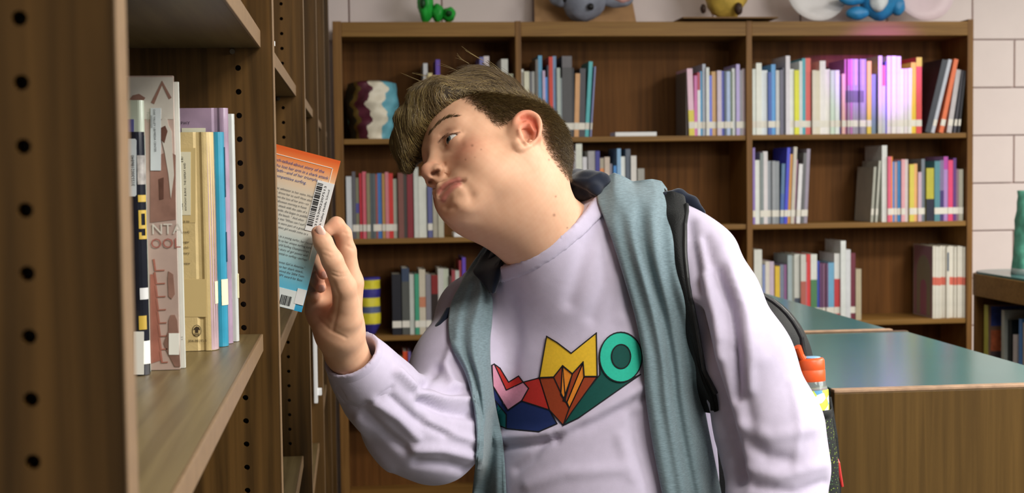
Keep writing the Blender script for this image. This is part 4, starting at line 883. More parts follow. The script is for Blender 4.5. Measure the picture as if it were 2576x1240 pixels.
# ---- hair
G = Grid((-.19, 1.72, .03), (.10, 2.10, .30), .0026)
he((.004, .000, .088), (.061, .074, .062), .02)
he((.022, .000, .108), (.040, .060, .056), .02)
hc((.038, .082, .088), (-.045, .090, .074), .024, .027, .02)
hc((-.010, .104, .080), (-.036, .104, .048), .024, .011, .012)
hc((-.040, .096, .074), (-.055, .098, .040), .022, .010, .012)
hc((.020, .098, .090), (.002, .104, .062), .022, .010, .012)
hc((.042, .050, .090), (.040, .020, .108), .020, .024, .02)
QV, QF = G.mesh(); QV = laplace(QV, QF, 3, .5)
def tri(F): return np.concatenate([F[:, [0, 1, 2]], F[:, [0, 2, 3]]])
def bvh(V, F): return BVHTree.FromPolygons(V.tolist(), F.tolist())
qb = bvh(QV, QF); hb = bvh(HV, HF)
def strand_mesh(name, P, R, C, m, par, ns=3):
    """P: strands x points x 3, R: strands x points, C: strands x 3"""
    n, k = P.shape[:2]; T = np.zeros_like(P); T[:, 1:-1] = P[:, 2:]-P[:, :-2]; T[:, 0] = P[:, 1]-P[:, 0]; T[:, -1] = P[:, -1]-P[:, -2]
    T /= np.linalg.norm(T, axis=2, keepdims=True)+1e-12
    A = np.cross(T, np.array([.31, .52, .79])); A /= np.linalg.norm(A, axis=2, keepdims=True)+1e-12; B = np.cross(T, A)
    V = np.stack([P+R[..., None]*(math.cos(2*math.pi*q/ns)*A+math.sin(2*math.pi*q/ns)*B) for q in range(ns)], 2)   # n,k,ns,3
    i = np.arange(n)[:, None, None]*k*ns; j = np.arange(k-1)[None, :, None]*ns; q = np.arange(ns)[None, None, :]
    a = i+j+q; b = i+j+(q+1) % ns; F = np.stack([a, b, b+ns, a+ns], -1).reshape(-1, 4)
    me = figmesh(name, V.reshape(-1, 3), F); setcol(me, np.repeat(C, k*ns, axis=0))
    return mk(name, me, m, par)
rs = np.random.RandomState(4)
HAIRM = attrmat('hair_strand', .32, spec=.5)
def haircol(n, w):
    pal = np.array([lin('#3a2b1a'), lin('#55432a'), lin('#7a6540'), lin('#b8a268')]); t = np.clip(w+rs.randn(n)*.55, 0, 2.999); i = t.astype(int); f = (t-i)[:, None]
    return pal[i]*(1-f)+pal[np.minimum(i+1, 3)]*f
def flow_strands(tree, seeds, flowf, L, nseg, lift, jit):
    P = np.zeros((len(seeds), nseg+1, 3)); 
    for s_, p in enumerate(seeds):
        loc, nrm, _, _ = tree.find_nearest(Vector(p)); cur = np.array(loc); prev = None; ln = L[s_]/nseg; lf = lift[s_]
        jv = jit*(np.sin(np.array([p[0]*310+p[2]*190, p[1]*280+p[0]*150, p[2]*330+p[1]*120]))+rs.randn(3)*.35)
        for j in range(nseg+1):
            loc, nrm, _, _ = tree.find_nearest(Vector(cur)); nrm = np.array(nrm); q = np.array(loc)
            P[s_, j] = q+nrm*lf*(j/nseg)**1.3
            t = flowf(q, nrm)+jv; t = t-nrm*(t@nrm); t /= np.linalg.norm(t)+1e-9
            if prev is not None: t = .45*t+.55*prev; t /= np.linalg.norm(t)+1e-9
            prev = t; cur = q+t*ln
    return P
AXI = AX  # columns are head axes
def quiff_flow(q, n):
    nh = AXI.T@n; h = f2h(q)
    w = np.cross(nh, np.array([1., 0, 0]))+np.array([-.22-1.2*max(0, h[1]-.08)*4, .45, .05])
    return AXI@w
QN = vnormals(QV, QF); px_, py_ = toppx(QV)
vis = (QN*QV/np.linalg.norm(QV, axis=1, keepdims=True)).sum(1) < .45
cand = np.where(vis)[0]; sd = rs.choice(cand, 6000)
seeds = QV[sd]+rs.randn(len(sd), 3)*.0012
P = flow_strands(qb, seeds, quiff_flow, rs.uniform(.026, .062, len(sd)), 9, rs.gamma(2., .0008, len(sd)), .15)
R = np.linspace(1, .25, 10)[None, :]*rs.uniform(.00030, .00050, (len(sd), 1))
hy = f2h(QV[sd])
HAIR = mk('hair', figmesh('hair', QV, QF), mat('hair_base', '#2e2313', .7, noise=.3, nscale=200, spec=.2), PERSON)
strand_mesh('hair_strands', P, R, haircol(len(sd), 1.1+np.clip(hy[:, 1]*9, -.3, 1.0)), HAIRM, HAIR)
# loose wisps over the crown
wis = []
for a, b, c in (((1215, 152), (1190, 138), (1168, 120)), ((1230, 160), (1262, 190), (1280, 214)), ((1150, 178), (1120, 165), (1098, 158)), ((1060, 205), (1035, 196), (1012, 186)), ((1180, 160), (1160, 150), (1150, 140)), ((1222, 155), (1255, 172), (1275, 205)), ((1240, 165), (1268, 186), (1282, 216)), ((1226, 152), (1250, 165), (1270, 195)), ((1085, 196), (1062, 186), (1040, 184)), ((1212, 158), (1238, 168), (1262, 196))):
    d = 1.925; t = np.linspace(0, 1, 8)[:, None]; A, B, C_ = V3(*a, d), V3(*b, d-.002), V3(*c, d)
    for k in range(3): wis.append((1-t)**2*A+2*t*(1-t)*(B+rs.randn(3)*.0015)+t*t*(C_+rs.randn(3)*.0022))
P = np.array(wis); strand_mesh('wisps', P, np.linspace(1, .3, 8)[None, :]*np.full((len(P), 1), .00035), haircol(len(P), 1.8), HAIRM, HAIR)
# short clipped sides and back
HN = vnormals(HV, HF); hm = hairmask(f2h(HV)); hh = f2h(HV)
vis = ((HN*HV/np.linalg.norm(HV, axis=1, keepdims=True)).sum(1) < .35) & (hm > .12)
cand = np.where(vis)[0]; sd = rs.choice(cand, 24000); sd = sd[rs.rand(len(sd)) < hm[sd]*.9+.1]
roots = HV[sd]+rs.randn(len(sd), 3)*.0009; H_ = hh[sd]
fl = np.stack([np.zeros(len(sd)), -.45-.2*(H_[:, 1] < 0), -.75*np.ones(len(sd))], 1); fl[H_[:, 2] > .075] = (0, .6, -.2)
fl = fl@AXI.T; fl -= HN[sd]*(fl*HN[sd]).sum(1, keepdims=True); fl /= np.linalg.norm(fl, axis=1, keepdims=True)+1e-9
up = np.clip((H_[:, 2]+.03)/.12, 0, 1); Ln = (.0028+.0090*up)*rs.uniform(.7, 1.25, len(sd))
dr = fl+HN[sd]*(.55+.25*rs.rand(len(sd), 1))+rs.randn(len(sd), 3)*.22; dr /= np.linalg.norm(dr, axis=1, keepdims=True)
P = np.stack([roots-HN[sd]*.0005, roots+dr*Ln[:, None]*.55, roots+(dr+fl*.25)*Ln[:, None]], 1)
R = np.array([1, .8, .25])[None, :]*rs.uniform(.00017, .00028, (len(sd), 1))
strand_mesh('clipped_hair', P, R, haircol(len(sd), 1.25+.4*up), HAIRM, HAIR)
# eyebrow and lashes
def on_head(px, py, off=.0006):
    r = V3(px, py, 1.0); r = r/np.linalg.norm(r); loc, n, _, _ = hb.ray_cast(Vector((0, 0, 0)), Vector(r))
    return None if loc is None else (np.array(loc)+np.array(n)*off, np.array(n))
def hairs_on_line(line, n, w, ln, dirv, rad, name, lift=.3, col=.3):
    out = []; L = np.array(line, float); seg = np.r_[0, np.cumsum(np.hypot(*np.diff(L, axis=0).T))]
    for _ in range(n):
        s_ = rs.rand(); t = s_*seg[-1]; x = np.interp(t, seg, L[:, 0]); y = np.interp(t, seg, L[:, 1]); ww = w*(1-.65*abs(2*s_-.8))
        a = on_head(x+rs.randn()*ww*.3, y+rs.randn()*ww)
        if a is None: continue
        x2 = np.interp(t+6, seg, L[:, 0]); y2 = np.interp(t+6, seg, L[:, 1]); tg = np.array([x2-x, 0, -(y2-y)]); tg = tg/(np.linalg.norm(tg)+1e-6)+np.array(dirv)
        tg -= a[1]*(tg@a[1]); tg /= np.linalg.norm(tg)+1e-9; l = ln*rs.uniform(.7, 1.2)
        out.append(np.stack([a[0], a[0]+tg*l*.5+a[1]*l*lift*.4, a[0]+tg*l+a[1]*l*lift*.5]))
    P = np.array(out); strand_mesh(name, P, np.array([1, .8, .3])[None, :]*np.full((len(P), 1), rad), haircol(len(P), col), HAIRM, BODY)
hairs_on_line([(1078, 342), (1090, 325), (1105, 309), (1122, 298), (1138, 293), (1150, 294)], 140, 2.1, .0065, (.05, 0, .15), .00020, 'eyebrow', .2, .8)
hairs_on_line([(1103, 358), (1115, 345), (1130, 337), (1148, 334)], 40, .8, .0035, (-.4, -.2, -.3), .00016, 'eyelashes', .5, .2)

# ---- shirt: folds, collar, cuff
SFOLD = [([(850, 978), (868, 1012), (898, 1026), (940, 1010), (988, 976)], 5, -.0035), ([(1500, 545), (1470, 640), (1435, 760)], 20, -.004), ([(1530, 600), (1520, 720), (1490, 800)], 16, -.003), ([(1560, 700), (1560, 800)], 16, .003),
         ([(1255, 1104), (1300, 1098), (1365, 1092), (1420, 1082)], 13, .007), ([(1265, 1122), (1330, 1118), (1400, 1106)], 10, -.006), ([(1440, 1072), (1520, 1030), (1615, 975)], 15, .006), ([(1400, 1098), (1500, 1062), (1630, 995)], 13, -.005),
         ([(1300, 1180), (1340, 1150), (1370, 1110)], 12, -.004), ([(1290, 760), (1300, 860), (1280, 960)], 18, -.003), ([(1330, 1220), (1420, 1190), (1560, 1180)], 18, .004), ([(1600, 1050), (1620, 1150), (1640, 1240)], 20, -.006), ([(1560, 1100), (1590, 1200)], 16, .003),
         # left sleeve
         ([(1742, 790), (1768, 910), (1815, 1060), (1850, 1200)], 24, -.022), ([(1806, 680), (1842, 780), (1852, 890), (1850, 1000)], 13, -.012), ([(1832, 690), (1872, 800), (1885, 900), (1884, 980)], 15, .006), ([(1770, 700), (1800, 800), (1812, 900)], 14, .006), ([(1735, 560), (1748, 640), (1760, 730)], 14, -.006), ([(1775, 600), (1792, 660)], 12, -.004), ([(1760, 610), (1785, 730), (1815, 850)], 12, .004), ([(1815, 620), (1870, 760), (1910, 900)], 24, .004), ([(1845, 880), (1875, 1000), (1890, 1080)], 18, -.006),
         ([(1875, 1110), (1930, 1150), (1990, 1160)], 20, -.007), ([(1865, 1070), (1940, 1100), (2040, 1080)], 18, .004), ([(1880, 1180), (1960, 1200), (2070, 1170)], 16, .004), ([(1990, 960), (2010, 1060), (2000, 1180)], 10, .0022), ([(1900, 1225), (2000, 1240), (2075, 1215)], 13, -.005),
         # right sleeve
         ([(1000, 935), (1050, 985), (1110, 1005), (1180, 1010)], 11, .009), ([(1060, 1010), (1120, 1035), (1190, 1045)], 12, -.009), ([(1080, 960), (1130, 985), (1185, 980)], 10, -.008), ([(1140, 870), (1120, 920), (1135, 965), (1185, 985)], 10, .007), ([(1100, 930), (1070, 970), (1040, 985)], 10, -.006),
         ([(940, 1010), (1000, 1050), (1050, 1100)], 12, .005), ([(920, 1040), (975, 1095), (1020, 1130)], 12, -.005), ([(985, 1000), (1045, 1055), (1120, 1090)], 10, -.005), ([(1040, 1130), (1110, 1130), (1190, 1150)], 12, .006), ([(1050, 1165), (1130, 1170), (1195, 1190)], 12, -.005), ([(900, 1055), (930, 1120), (980, 1180)], 14, .004), ([(1075, 1060), (1150, 1095), (1195, 1110)], 9, .005)]
SV = strokes(SV, SF, SFOLD); SV = laplace(SV, SF, 1, .4)
def cloth(name, c, sheen=.2, rough=.85, weave=900, noise=0.04, nscale=60, strength=.07): return mat(name, c, rough, noise=noise, nscale=nscale, bump=strength, bscale=weave, sheen=sheen, spec=.2)
LAV = cloth('lavender_cotton', '#c2b9cf')
SHIRT = mk('shirt', figmesh('shirt', SV, SF), LAV, PERSON)
mk('collar', figmesh('collar', CV, CF), cloth('lavender_rib', '#bfb6cc', weave=600), SHIRT)
sbv = bvh(SV, SF)
# ribbed cuff around the wrist end of the right sleeve
G = Grid(WA-.10, WA+.07, .0024)
ax0 = V3(872, 873, 1.720); ax1 = V3(915, 935, 1.752); ax2 = V3(955, 985, 1.780)
G.chain([ax0, ax1, ax2], [.0350, .0412, .0486], .006)
x, y, z = G.pts((slice(None),)*3)
pl = (x-WA[0])*WN2[0]+(y-WA[1])*WN2[1]+(z-WA[2])*WN2[2]
cf = np.maximum(np.maximum(G.f, pl-.001), -(pl+.055)); G.f = cf.astype(np.float32)
G.cone(WA-WN*.045, WA+WN*.05, .0275, .0325, .002, 's')
KV, KF = G.mesh(); KV = laplace(KV, KF, 3, .5)
mk('cuff', figmesh('cuff', KV, KF), cloth('lavender_rib', '#bfb6cc'), SHIRT)

# ---- draped garments over the shirt
def hit(px, py, tree=None):
    r = V3(px, py, 1.0); r = r/np.linalg.norm(r); loc, n, _, _ = (tree or sbv).ray_cast(Vector((0, 0, 0)), Vector(r)); return None if loc is None else loc[1]
def interp_row(row, nu):
    row = np.array(row, float); s = np.r_[0, np.cumsum(np.hypot(*np.diff(row, axis=0).T))]; s /= s[-1]; t = np.linspace(0, 1, nu)
    return np.stack([np.interp(t, s, row[:, 0]), np.interp(t, s, row[:, 1])], 1)
def drape(rows, nu, nv, off, fold, blur=3, th=.003, back=0.0, dflt=1.9, bulge=.012, taut=False, tree=None):
    """cloth panel hung over the figure: rows of picture positions, depth from the body under it"""
    R_ = np.array([interp_row(r, nu) for r in rows]); tv = np.linspace(0, len(rows)-1, nv); i = np.clip(tv.astype(int), 0, len(rows)-2); f = (tv-i)[:, None, None]
    p0 = R_[np.maximum(i-1, 0)]; p1 = R_[i]; p2 = R_[i+1]; p3 = R_[np.minimum(i+2, len(rows)-1)]
    Q = .5*((2*p1)+(p2-p0)*f+(2*p0-5*p1+4*p2-p3)*f**2+(3*p1-p0-3*p2+p3)*f**3)
    D = np.array([[hit(q[0], q[1], tree) or np.nan for q in row] for row in Q])
    if np.isnan(D).any():
        for r_ in range(nv):
            ok = ~np.isnan(D[r_])
            if ok.any(): D[r_] = np.interp(np.arange(nu), np.where(ok)[0], D[r_][ok])
        for r_ in range(nv):
            if np.isnan(D[r_]).any():
                good = [k for k in range(nv) if not np.isnan(D[k]).any()]; D[r_] = D[min(good, key=lambda k: abs(k-r_))] if good else dflt
    S_ = D.copy()
    for _ in range(blur):
        Pd = np.pad(S_, 1, mode='edge'); S_ = (Pd[:-2, 1:-1]+Pd[2:, 1:-1]+Pd[1:-1, :-2]+Pd[1:-1, 2:]+Pd[1:-1, 1:-1])/5
    u = np.linspace(0, 1, nu)[None, :]; v = np.linspace(0, 1, nv)[:, None]
    D = (S_ if taut else np.minimum(S_, D))-off-fold(u, v)-bulge*(np.sin(np.pi*u)**.6)
    P_ = np.stack([(Q[..., 0]-CX)/FPX*D, D, -(Q[..., 1]-CY)/FPX*D], -1)
    if back:      # carry the top over the shoulder, and turn the side edges inward
        rows_b = []
        for k in range(1, 7):
            a = k/6*math.pi*.62; rows_b.append(P_[0]+np.stack([np.zeros(nu), np.full(nu, back*math.sin(a)*.9+back*.3*k/6), np.full(nu, -back*.55*(1-math.cos(a)))], -1))
        P_ = np.concatenate([np.array(rows_b[::-1]), P_])
    for sgn, e in ((-1, 0), (1, -1)):
        nx = P_[:, e]+np.array([-sgn*.002, .008, 0]); nx2 = P_[:, e]+np.array([-sgn*.008, .010, 0])
        P_ = np.concatenate([nx2[:, None], nx[:, None], P_], 1) if e == 0 else np.concatenate([P_, nx[:, None], nx2[:, None]], 1)
    m, n = P_.shape[:2]; ii = np.arange(m-1)[:, None]*n+np.arange(n-1)[None, :]
    F = np.stack([ii, ii+1, ii+n+1, ii+n], -1).reshape(-1, 4); V = P_.reshape(-1, 3)
    return V, F
def thick(V, F, th):
    N = vnormals(V, F); 
    if (N[:, 1] > 0).mean() > .5: N = -N; F = F[:, ::-1]
    n = len(V); e = np.sort(np.concatenate([F[:, [0, 1]], F[:, [1, 2]], F[:, [2, 3]], F[:, [3, 0]]]), 1); ed = np.concatenate([F[:, [0, 1]], F[:, [1, 2]], F[:, [2, 3]], F[:, [3, 0]]])
    key = e[:, 0]*n+e[:, 1]; uq, cnt = np.unique(key, return_counts=True); bd = np.isin(key, uq[cnt == 1]); b = ed[bd]
    return np.concatenate([V, V-N*th]), np.concatenate([F, F[:, ::-1]+n, np.stack([b[:, 1], b[:, 0], b[:, 0]+n, b[:, 1]+n], 1)])
def joinm(parts):
    V = []; F = []; k = 0
    for v, f in parts: V.append(v); F.append(f+k); k += len(v)
    return np.concatenate(V), np.concatenate(F)
GREY = cloth('heather_grey_jersey', '#71848c', .3, .9, 700, .22, 1.0, .10)
for _n in GREY.node_tree.nodes:
    if _n.type == 'TEX_NOISE' and abs(_n.inputs['Scale'].default_value-1.0) < 1e-6:
        _mp = GREY.node_tree.nodes.new('ShaderNodeMapping'); _mp.inputs['Scale'].default_value = (160, 160, 1100); _mp.inputs['Rotation'].default_value = (0, .12, 0)
        _l = _n.inputs['Vector'].links[0]; _src = _l.from_socket; GREY.node_tree.links.new(_src, _mp.inputs['Vector']); GREY.node_tree.links.new(_mp.outputs['Vector'], _n.inputs['Vector'])
NAVY = cloth('navy_jersey', '#121a2b', .25, .85, 700, .1, 90, .08)
cbv = bvh(*joinm([(SV, SF), (HV, HF)]))
rp = drape([[(1503, 466), (1522, 446), (1545, 434), (1568, 443), (1592, 456), (1640, 450), (1664, 455), (1678, 474)],
            [(1502, 500), (1545, 482), (1600, 488), (1650, 487), (1684, 512)],
            [(1518, 545), (1570, 545), (1630, 552), (1690, 575)],
            [(1538, 600), (1590, 615), (1650, 625), (1699, 635)],
            [(1569, 698), (1620, 705), (1670, 705), (1712, 700)], [(1599, 804), (1650, 810), (1700, 805), (1737, 800)], [(1617, 900), (1680, 915), (1758, 920)], [(1624, 1000), (1690, 1015), (1772, 1020)],
            [(1642, 1121), (1710, 1130), (1793, 1130)], [(1665, 1240), (1740, 1245), (1816, 1245)], [(1685, 1340), (1760, 1345), (1835, 1345)]],
           46, 110, .014, lambda u, v: .0045*np.exp(-((u-.30-.06*np.sin(3*v))/.09)**2)*np.clip(v*6, 0, 1)+.0055*np.exp(-((u-.72+.08*v)/.10)**2)-.0045*np.exp(-((u-.52)/.08)**2)+.0016*np.sin(22*u+9*v+3*np.sin(5*v))+.0012*np.sin(34*v+6*u), 25, back=.06, taut=True)
lp = drape([[(1222, 618), (1227, 620), (1234, 622)], [(1196, 650), (1206, 656), (1216, 662)], [(1176, 680), (1198, 694), (1224, 716)], [(1156, 718), (1200, 735), (1239, 752)], [(1134, 764), (1185, 790), (1238, 812)], [(1127, 820), (1180, 836), (1234, 850)], [(1136, 874), (1185, 888), (1234, 900)], [(1170, 940), (1205, 950), (1238, 955)], [(1190, 1016), (1215, 1025), (1247, 1020)], [(1199, 1114), (1230, 1120), (1266, 1120)], [(1188, 1240), (1230, 1245), (1274, 1245)], [(1180, 1340), (1225, 1345), (1280, 1345)]],
           26, 90, .008, lambda u, v: .006*np.exp(-((u-.62)/.14)**2)-.005*np.exp(-((u-.35)/.10)**2)+.0015*np.sin(18*u+8*v)+.001*np.sin(30*v+5*u), 12)
VESTV, VESTF = joinm([thick(*rp, .0032), thick(*lp, .0032)])
VEST = mk('hoodie_vest', figmesh('hoodie_vest', VESTV, VESTF), GREY, PERSON)
# hood lying round the back of the neck
G = Grid((-.10, 1.78, -.10), (.20, 2.16, .16), .003)
G.chain([V3(1262, 660, 1.975), V3(1300, 600, 2.02), V3(1390, 520, 2.06), V3(1450, 482, 2.02), V3(1478, 468, 1.972), V3(1494, 478, 1.930)], [.020, .034, .040, .028, .018, .012], .02)
G.chain([V3(1440, 480, 1.985), V3(1478, 462, 1.95), V3(1515, 455, 1.945)], [.014, .015, .012], .012)
UV_, UF_ = G.mesh(); UV_ = laplace(UV_, UF_, 2, .5)
hl = drape([[(1234, 604), (1238, 603), (1242, 604)], [(1222, 630), (1244, 622), (1264, 624)], [(1204, 656), (1240, 645), (1280, 640)], [(1190, 682), (1226, 676), (1262, 668)], [(1208, 706), (1230, 704), (1256, 704)], [(1228, 734), (1238, 738), (1246, 738)]], 16, 30, .027, lambda u, v: .002*np.sin(7*u+4*v), 30, bulge=.006, taut=True)
UV_ = strokes(UV_, UF_, [([(1440, 470), (1470, 485), (1498, 505)], 8, -.005), ([(1445, 455), (1480, 455), (1510, 440)], 7, .003), ([(1200, 700), (1230, 690), (1260, 660)], 8, -.004), ([(1195, 690), (1220, 665), (1250, 640)], 7, .003)])
mk('hood', figmesh('hood', *joinm([(UV_, UF_), thick(*hl, .004)])), NAVY, VEST)
G = Grid((-.13, 1.84, -.16), (-.06, 2.04, -.05), .0024)
G.chain([V3(1130, 782, 1.945), V3(1108, 825, 1.935), V3(1094, 846, 1.932)], [.006, .007, .004], .006); G.chain([V3(1094, 846, 1.932), V3(1114, 857, 1.93), V3(1134, 862, 1.925)], [.004, .006, .006], .006); G.chain([V3(1114, 838, 1.935), V3(1136, 845, 1.93)], [.009, .010], .006)
a_, b_ = G.mesh(); a_ = laplace(a_, b_, 2, .5); mk('armhole_trim', figmesh('armhole_trim', a_, b_), NAVY, VEST)
G = Grid((.19, 1.86, .03), (.28, 2.02, .10), .0024)
G.chain([V3(1672, 492, 1.945), V3(1708, 490, 1.955), V3(1742, 508, 1.955), V3(1770, 535, 1.945)], [.006, .0075, .007, .004], .008)
a_, b_ = G.mesh(); a_ = laplace(a_, b_, 2, .5); mk('armhole_trim', figmesh('armhole_trim', a_, b_), NAVY, VEST)

# ---- printed lettering on the shirt front
def zp(l): return [(1200+a/2.584, 760+b/2.584) for a, b in l]
def ellp(cx, cy, rx, ry, n=36): return [(cx+rx*math.cos(2*math.pi*k/n), cy+ry*math.sin(2*math.pi*k/n)) for k in range(n)]
INKC = ['#17161a', '#d9b02e', '#2bb59b', '#0f4a44', '#8e3a1e', '#d8822a', '#c98aa2', '#1c2b5c', '#b02c26', '#1c6a6a']
PV = []; PF = []; PMI = []
def ink(poly, ci, layer):
    bm = bmesh.new(); vs = [bm.verts.new((x, y, 0)) for x, y in poly]; bm.faces.new(vs)
    xs = [p[0] for p in poly]; ys = [p[1] for p in poly]
    for a in np.arange(min(xs)+5, max(xs), 9): bmesh.ops.bisect_plane(bm, geom=bm.verts[:]+bm.edges[:]+bm.faces[:], plane_co=(a, 0, 0), plane_no=(1, 0, 0))
    for a in np.arange(min(ys)+5, max(ys), 9): bmesh.ops.bisect_plane(bm, geom=bm.verts[:]+bm.edges[:]+bm.faces[:], plane_co=(0, a, 0), plane_no=(0, 1, 0))
    bmesh.ops.triangulate(bm, faces=bm.faces[:]); bm.verts.index_update(); n = len(PV)
    for v in bm.verts:
        d = hit(v.co.x, v.co.y) or 1.87; PV.append(V3(v.co.x, v.co.y, d-.0006-.0004*layer))
    for f in bm.faces: PF.append(tuple(n+v.index for v in f.verts)); PMI.append(ci)
    bm.free()
def outline(poly, w=2.6, layer=5, closed=True):
    m = len(poly)
    for i in range(m if closed else m-1):
        (x0, y0), (x1, y1) = poly[i], poly[(i+1) % m]; L = math.hypot(x1-x0, y1-y0)+1e-9; ux, uy = (x1-x0)/L, (y1-y0)/L
        e = w*.5
        ink([(x0-ux*e-uy*w/2, y0-uy*e+ux*w/2), (x1+ux*e-uy*w/2, y1+uy*e+ux*w/2), (x1+ux*e+uy*w/2, y1+uy*e-ux*w/2), (x0-ux*e+uy*w/2, y0-uy*e-ux*w/2)], 0, layer)
pO = zp(ellp(935, 357, 138, 162)); pOi = zp(ellp(937, 353, 62, 78))
pM = zp([(452, 222), (520, 262), (612, 332), (776, 200), (782, 482), (697, 482), (690, 388), (620, 465), (556, 412), (498, 486), (405, 490)])
pOx = zp([(798, 400), (800, 470), (612, 705), (560, 800), (660, 752), (1062, 470), (1000, 500), (880, 500)])
pMx1 = zp([(697, 484), (782, 484), (615, 715), (560, 800), (600, 690)]); pMx2 = zp([(690, 392), (697, 484), (600, 690), (585, 650)]); pMx3 = zp([(620, 466), (690, 392), (585, 650), (560, 640)]); pMx4 = zp([(556, 414), (620, 466), (570, 640), (545, 600)])
pMx5 = zp([(405, 492), (498, 488), (560, 620), (600, 690), (560, 800), (470, 700)])
pP = zp([(98, 410), (112, 402), (190, 572), (300, 520), (335, 560), (290, 640), (200, 702), (104, 545)]); pP2 = zp([(112, 402), (190, 572), (300, 520), (270, 480), (205, 520), (150, 430)])
pN = zp([(104, 548), (200, 704), (290, 642), (470, 700), (520, 790), (400, 842), (190, 822), (140, 800), (110, 640)]); pN2 = zp([(118, 640), (190, 730), (188, 820), (140, 800)])
pG = zp([(498, 488), (556, 412), (575, 640), (555, 610)])
pF = zp([(300, 520), (405, 492), (470, 700), (290, 642), (335, 560)])
for p, c, l in ((pN, 7, 0), (pN2, 9, 1), (pP2, 8, 1), (pP, 6, 2), (pF, 8, 1), (pMx5, 4, 1), (pG, 4, 1.5), (pOx, 3, 1), (pMx1, 4, 2), (pMx2, 5, 2), (pMx3, 4, 2), (pMx4, 5, 2), (pM, 1, 3), (pO, 2, 3), (pOi, 3, 4)):
    ink(p, c, l); outline(p, 3.0, 5 if l > 2 else l+.5)
W = fig2world(np.array(PV)); pm = mesh('printed_lettering', W, PF, PMI, True)
mk('printed_lettering', pm, [mat('ink_'+c[1:], c, .7, noise=.06, nscale=300, spec=.2) for c in INKC], SHIRT)

# ------------------------------------------------------------------ backpack on his back, bottle in its side pocket
BPK = empty('backpack', fig2world(V3(1840, 1330, 2.18)), 'black backpack worn over one shoulder with a mesh side pocket', 'backpack')
BLK = cloth('black_nylon', '#0c0e0f', .1, .6, 500, .15, 60, .35)
G = Grid((.12, 2.0, -.53), (.53, 2.42, .06), .0055)
G.chain([V3(1828, 932, 2.205), V3(1845, 1130, 2.205), V3(1850, 1400, 2.205)], [.1325, .141, .145], .03)
G.f = np.maximum(G.f, (2.072-G.ax[1])[None, :, None].astype(np.float32))
a_, b_ = G.mesh(); a_ = laplace(a_, b_, 2, .5); mk('body', figmesh('body', a_, b_), BLK, BPK)
pipe = []
for k in range(24):
    a = math.radians(-70+150*k/23); pipe.append(V3(1828+205*math.sin(a) if a < 1.2 else 1828+200*math.sin(a), 932-212*math.cos(a) if a < 1.5 else 932-180*math.cos(a), 2.112))
mk('piping', tubeme('piping', fig2world(np.array(pipe)), .0035, 8), mat('black_piping', '#0c0d0e', .45), BPK)
st = drape([[(1660, 486), (1690, 480), (1722, 490)], [(1668, 515), (1698, 515), (1727, 522)], [(1676, 560), (1700, 560), (1722, 562)], [(1686, 640), (1705, 640), (1722, 640)], [(1700, 720), (1716, 720), (1730, 718)], [(1716, 817), (1736, 817), (1752, 817)], [(1736, 936), (1758, 936), (1778, 934)], [(1752, 1000), (1780, 998), (1802, 992)], [(1766, 1036), (1790, 1040), (1808, 1032)]], 14, 60, .013, lambda u, v: .003*np.sin(np.pi*u), 40, back=.05, bulge=.003, taut=True)
a_, b_ = thick(*st, .007); STRAP = mk('strap', figmesh('strap', a_, b_), BLK, BPK)
_sv = np.array(st[0]); _sx, _sy = toppx(_sv)
def x_d(x, y): return _sv[np.argsort(np.hypot(_sx-x, _sy-y))[:6], 1].mean()-.001
tr = [(1727, 515), (1728, 530), (1723, 562), (1723, 640), (1731, 718), (1751, 817), (1771, 934), (1801, 990)]
mk('strap_binding', tubeme('strap_binding', fig2world(np.array([V3(x, y, x_d(x, y)) for x, y in interp_row(tr, 30)])), .0032, 8), mat('black_binding', '#1b1d1f', .5), STRAP)
# mesh pocket
MESHM = bpy.data.materials.new('pocket_mesh'); MESHM.use_nodes = True; nt = MESHM.node_tree; bs = nt.nodes['Principled BSDF']
tc = nt.nodes.new('ShaderNodeTexCoord'); vo = nt.nodes.new('ShaderNodeTexVoronoi'); vo.inputs['Scale'].default_value = 260; nt.links.new(tc.outputs['Object'], vo.inputs['Vector'])
no = nt.nodes.new('ShaderNodeTexNoise'); no.inputs['Scale'].default_value = 28; nt.links.new(tc.outputs['Object'], no.inputs['Vector'])
r1 = nt.nodes.new('ShaderNodeValToRGB'); e_ = r1.color_ramp.elements; e_[0].position = .35; e_[0].color = (*lin('#1d4a86'), 1); e_[1].position = .65; e_[1].color = (*lin('#b8c832'), 1); e3 = r1.color_ramp.elements.new(.5); e3.color = (*lin('#5f8f3c'), 1)
r2 = nt.nodes.new('ShaderNodeValToRGB'); r2.color_ramp.elements[0].position = .16; r2.color_ramp.elements[0].color = (1, 1, 1, 1); r2.color_ramp.elements[1].position = .24; r2.color_ramp.elements[1].color = (0, 0, 0, 1)
mxn = nt.nodes.new('ShaderNodeMix'); mxn.data_type = 'RGBA'; mxn.inputs[6].default_value = (*lin('#0e1210'), 1)
nt.links.new(no.outputs['Fac'], r1.inputs['Fac']); nt.links.new(vo.outputs['Distance'], r2.inputs['Fac']); nt.links.new(r2.outputs['Color'], mxn.inputs[0]); nt.links.new(r1.outputs['Color'], mxn.inputs[7]); nt.links.new(mxn.outputs[2], bs.inputs['Base Color']); bs.inputs['Roughness'].default_value = .7
BC = V3(2040, 1040, 2.120)
def ring(c, rx, rd, n=28): return [c+np.array([rx*math.cos(2*math.pi*k/n), rd*math.sin(2*math.pi*k/n), 0]) for k in range(n)]
def loft(rings, n):
    V = [p for r in rings for p in r]; F = [(i*n+k, i*n+(k+1) % n, (i+1)*n+(k+1) % n, (i+1)*n+k) for i in range(len(rings)-1) for k in range(n)]; return np.array(V), F
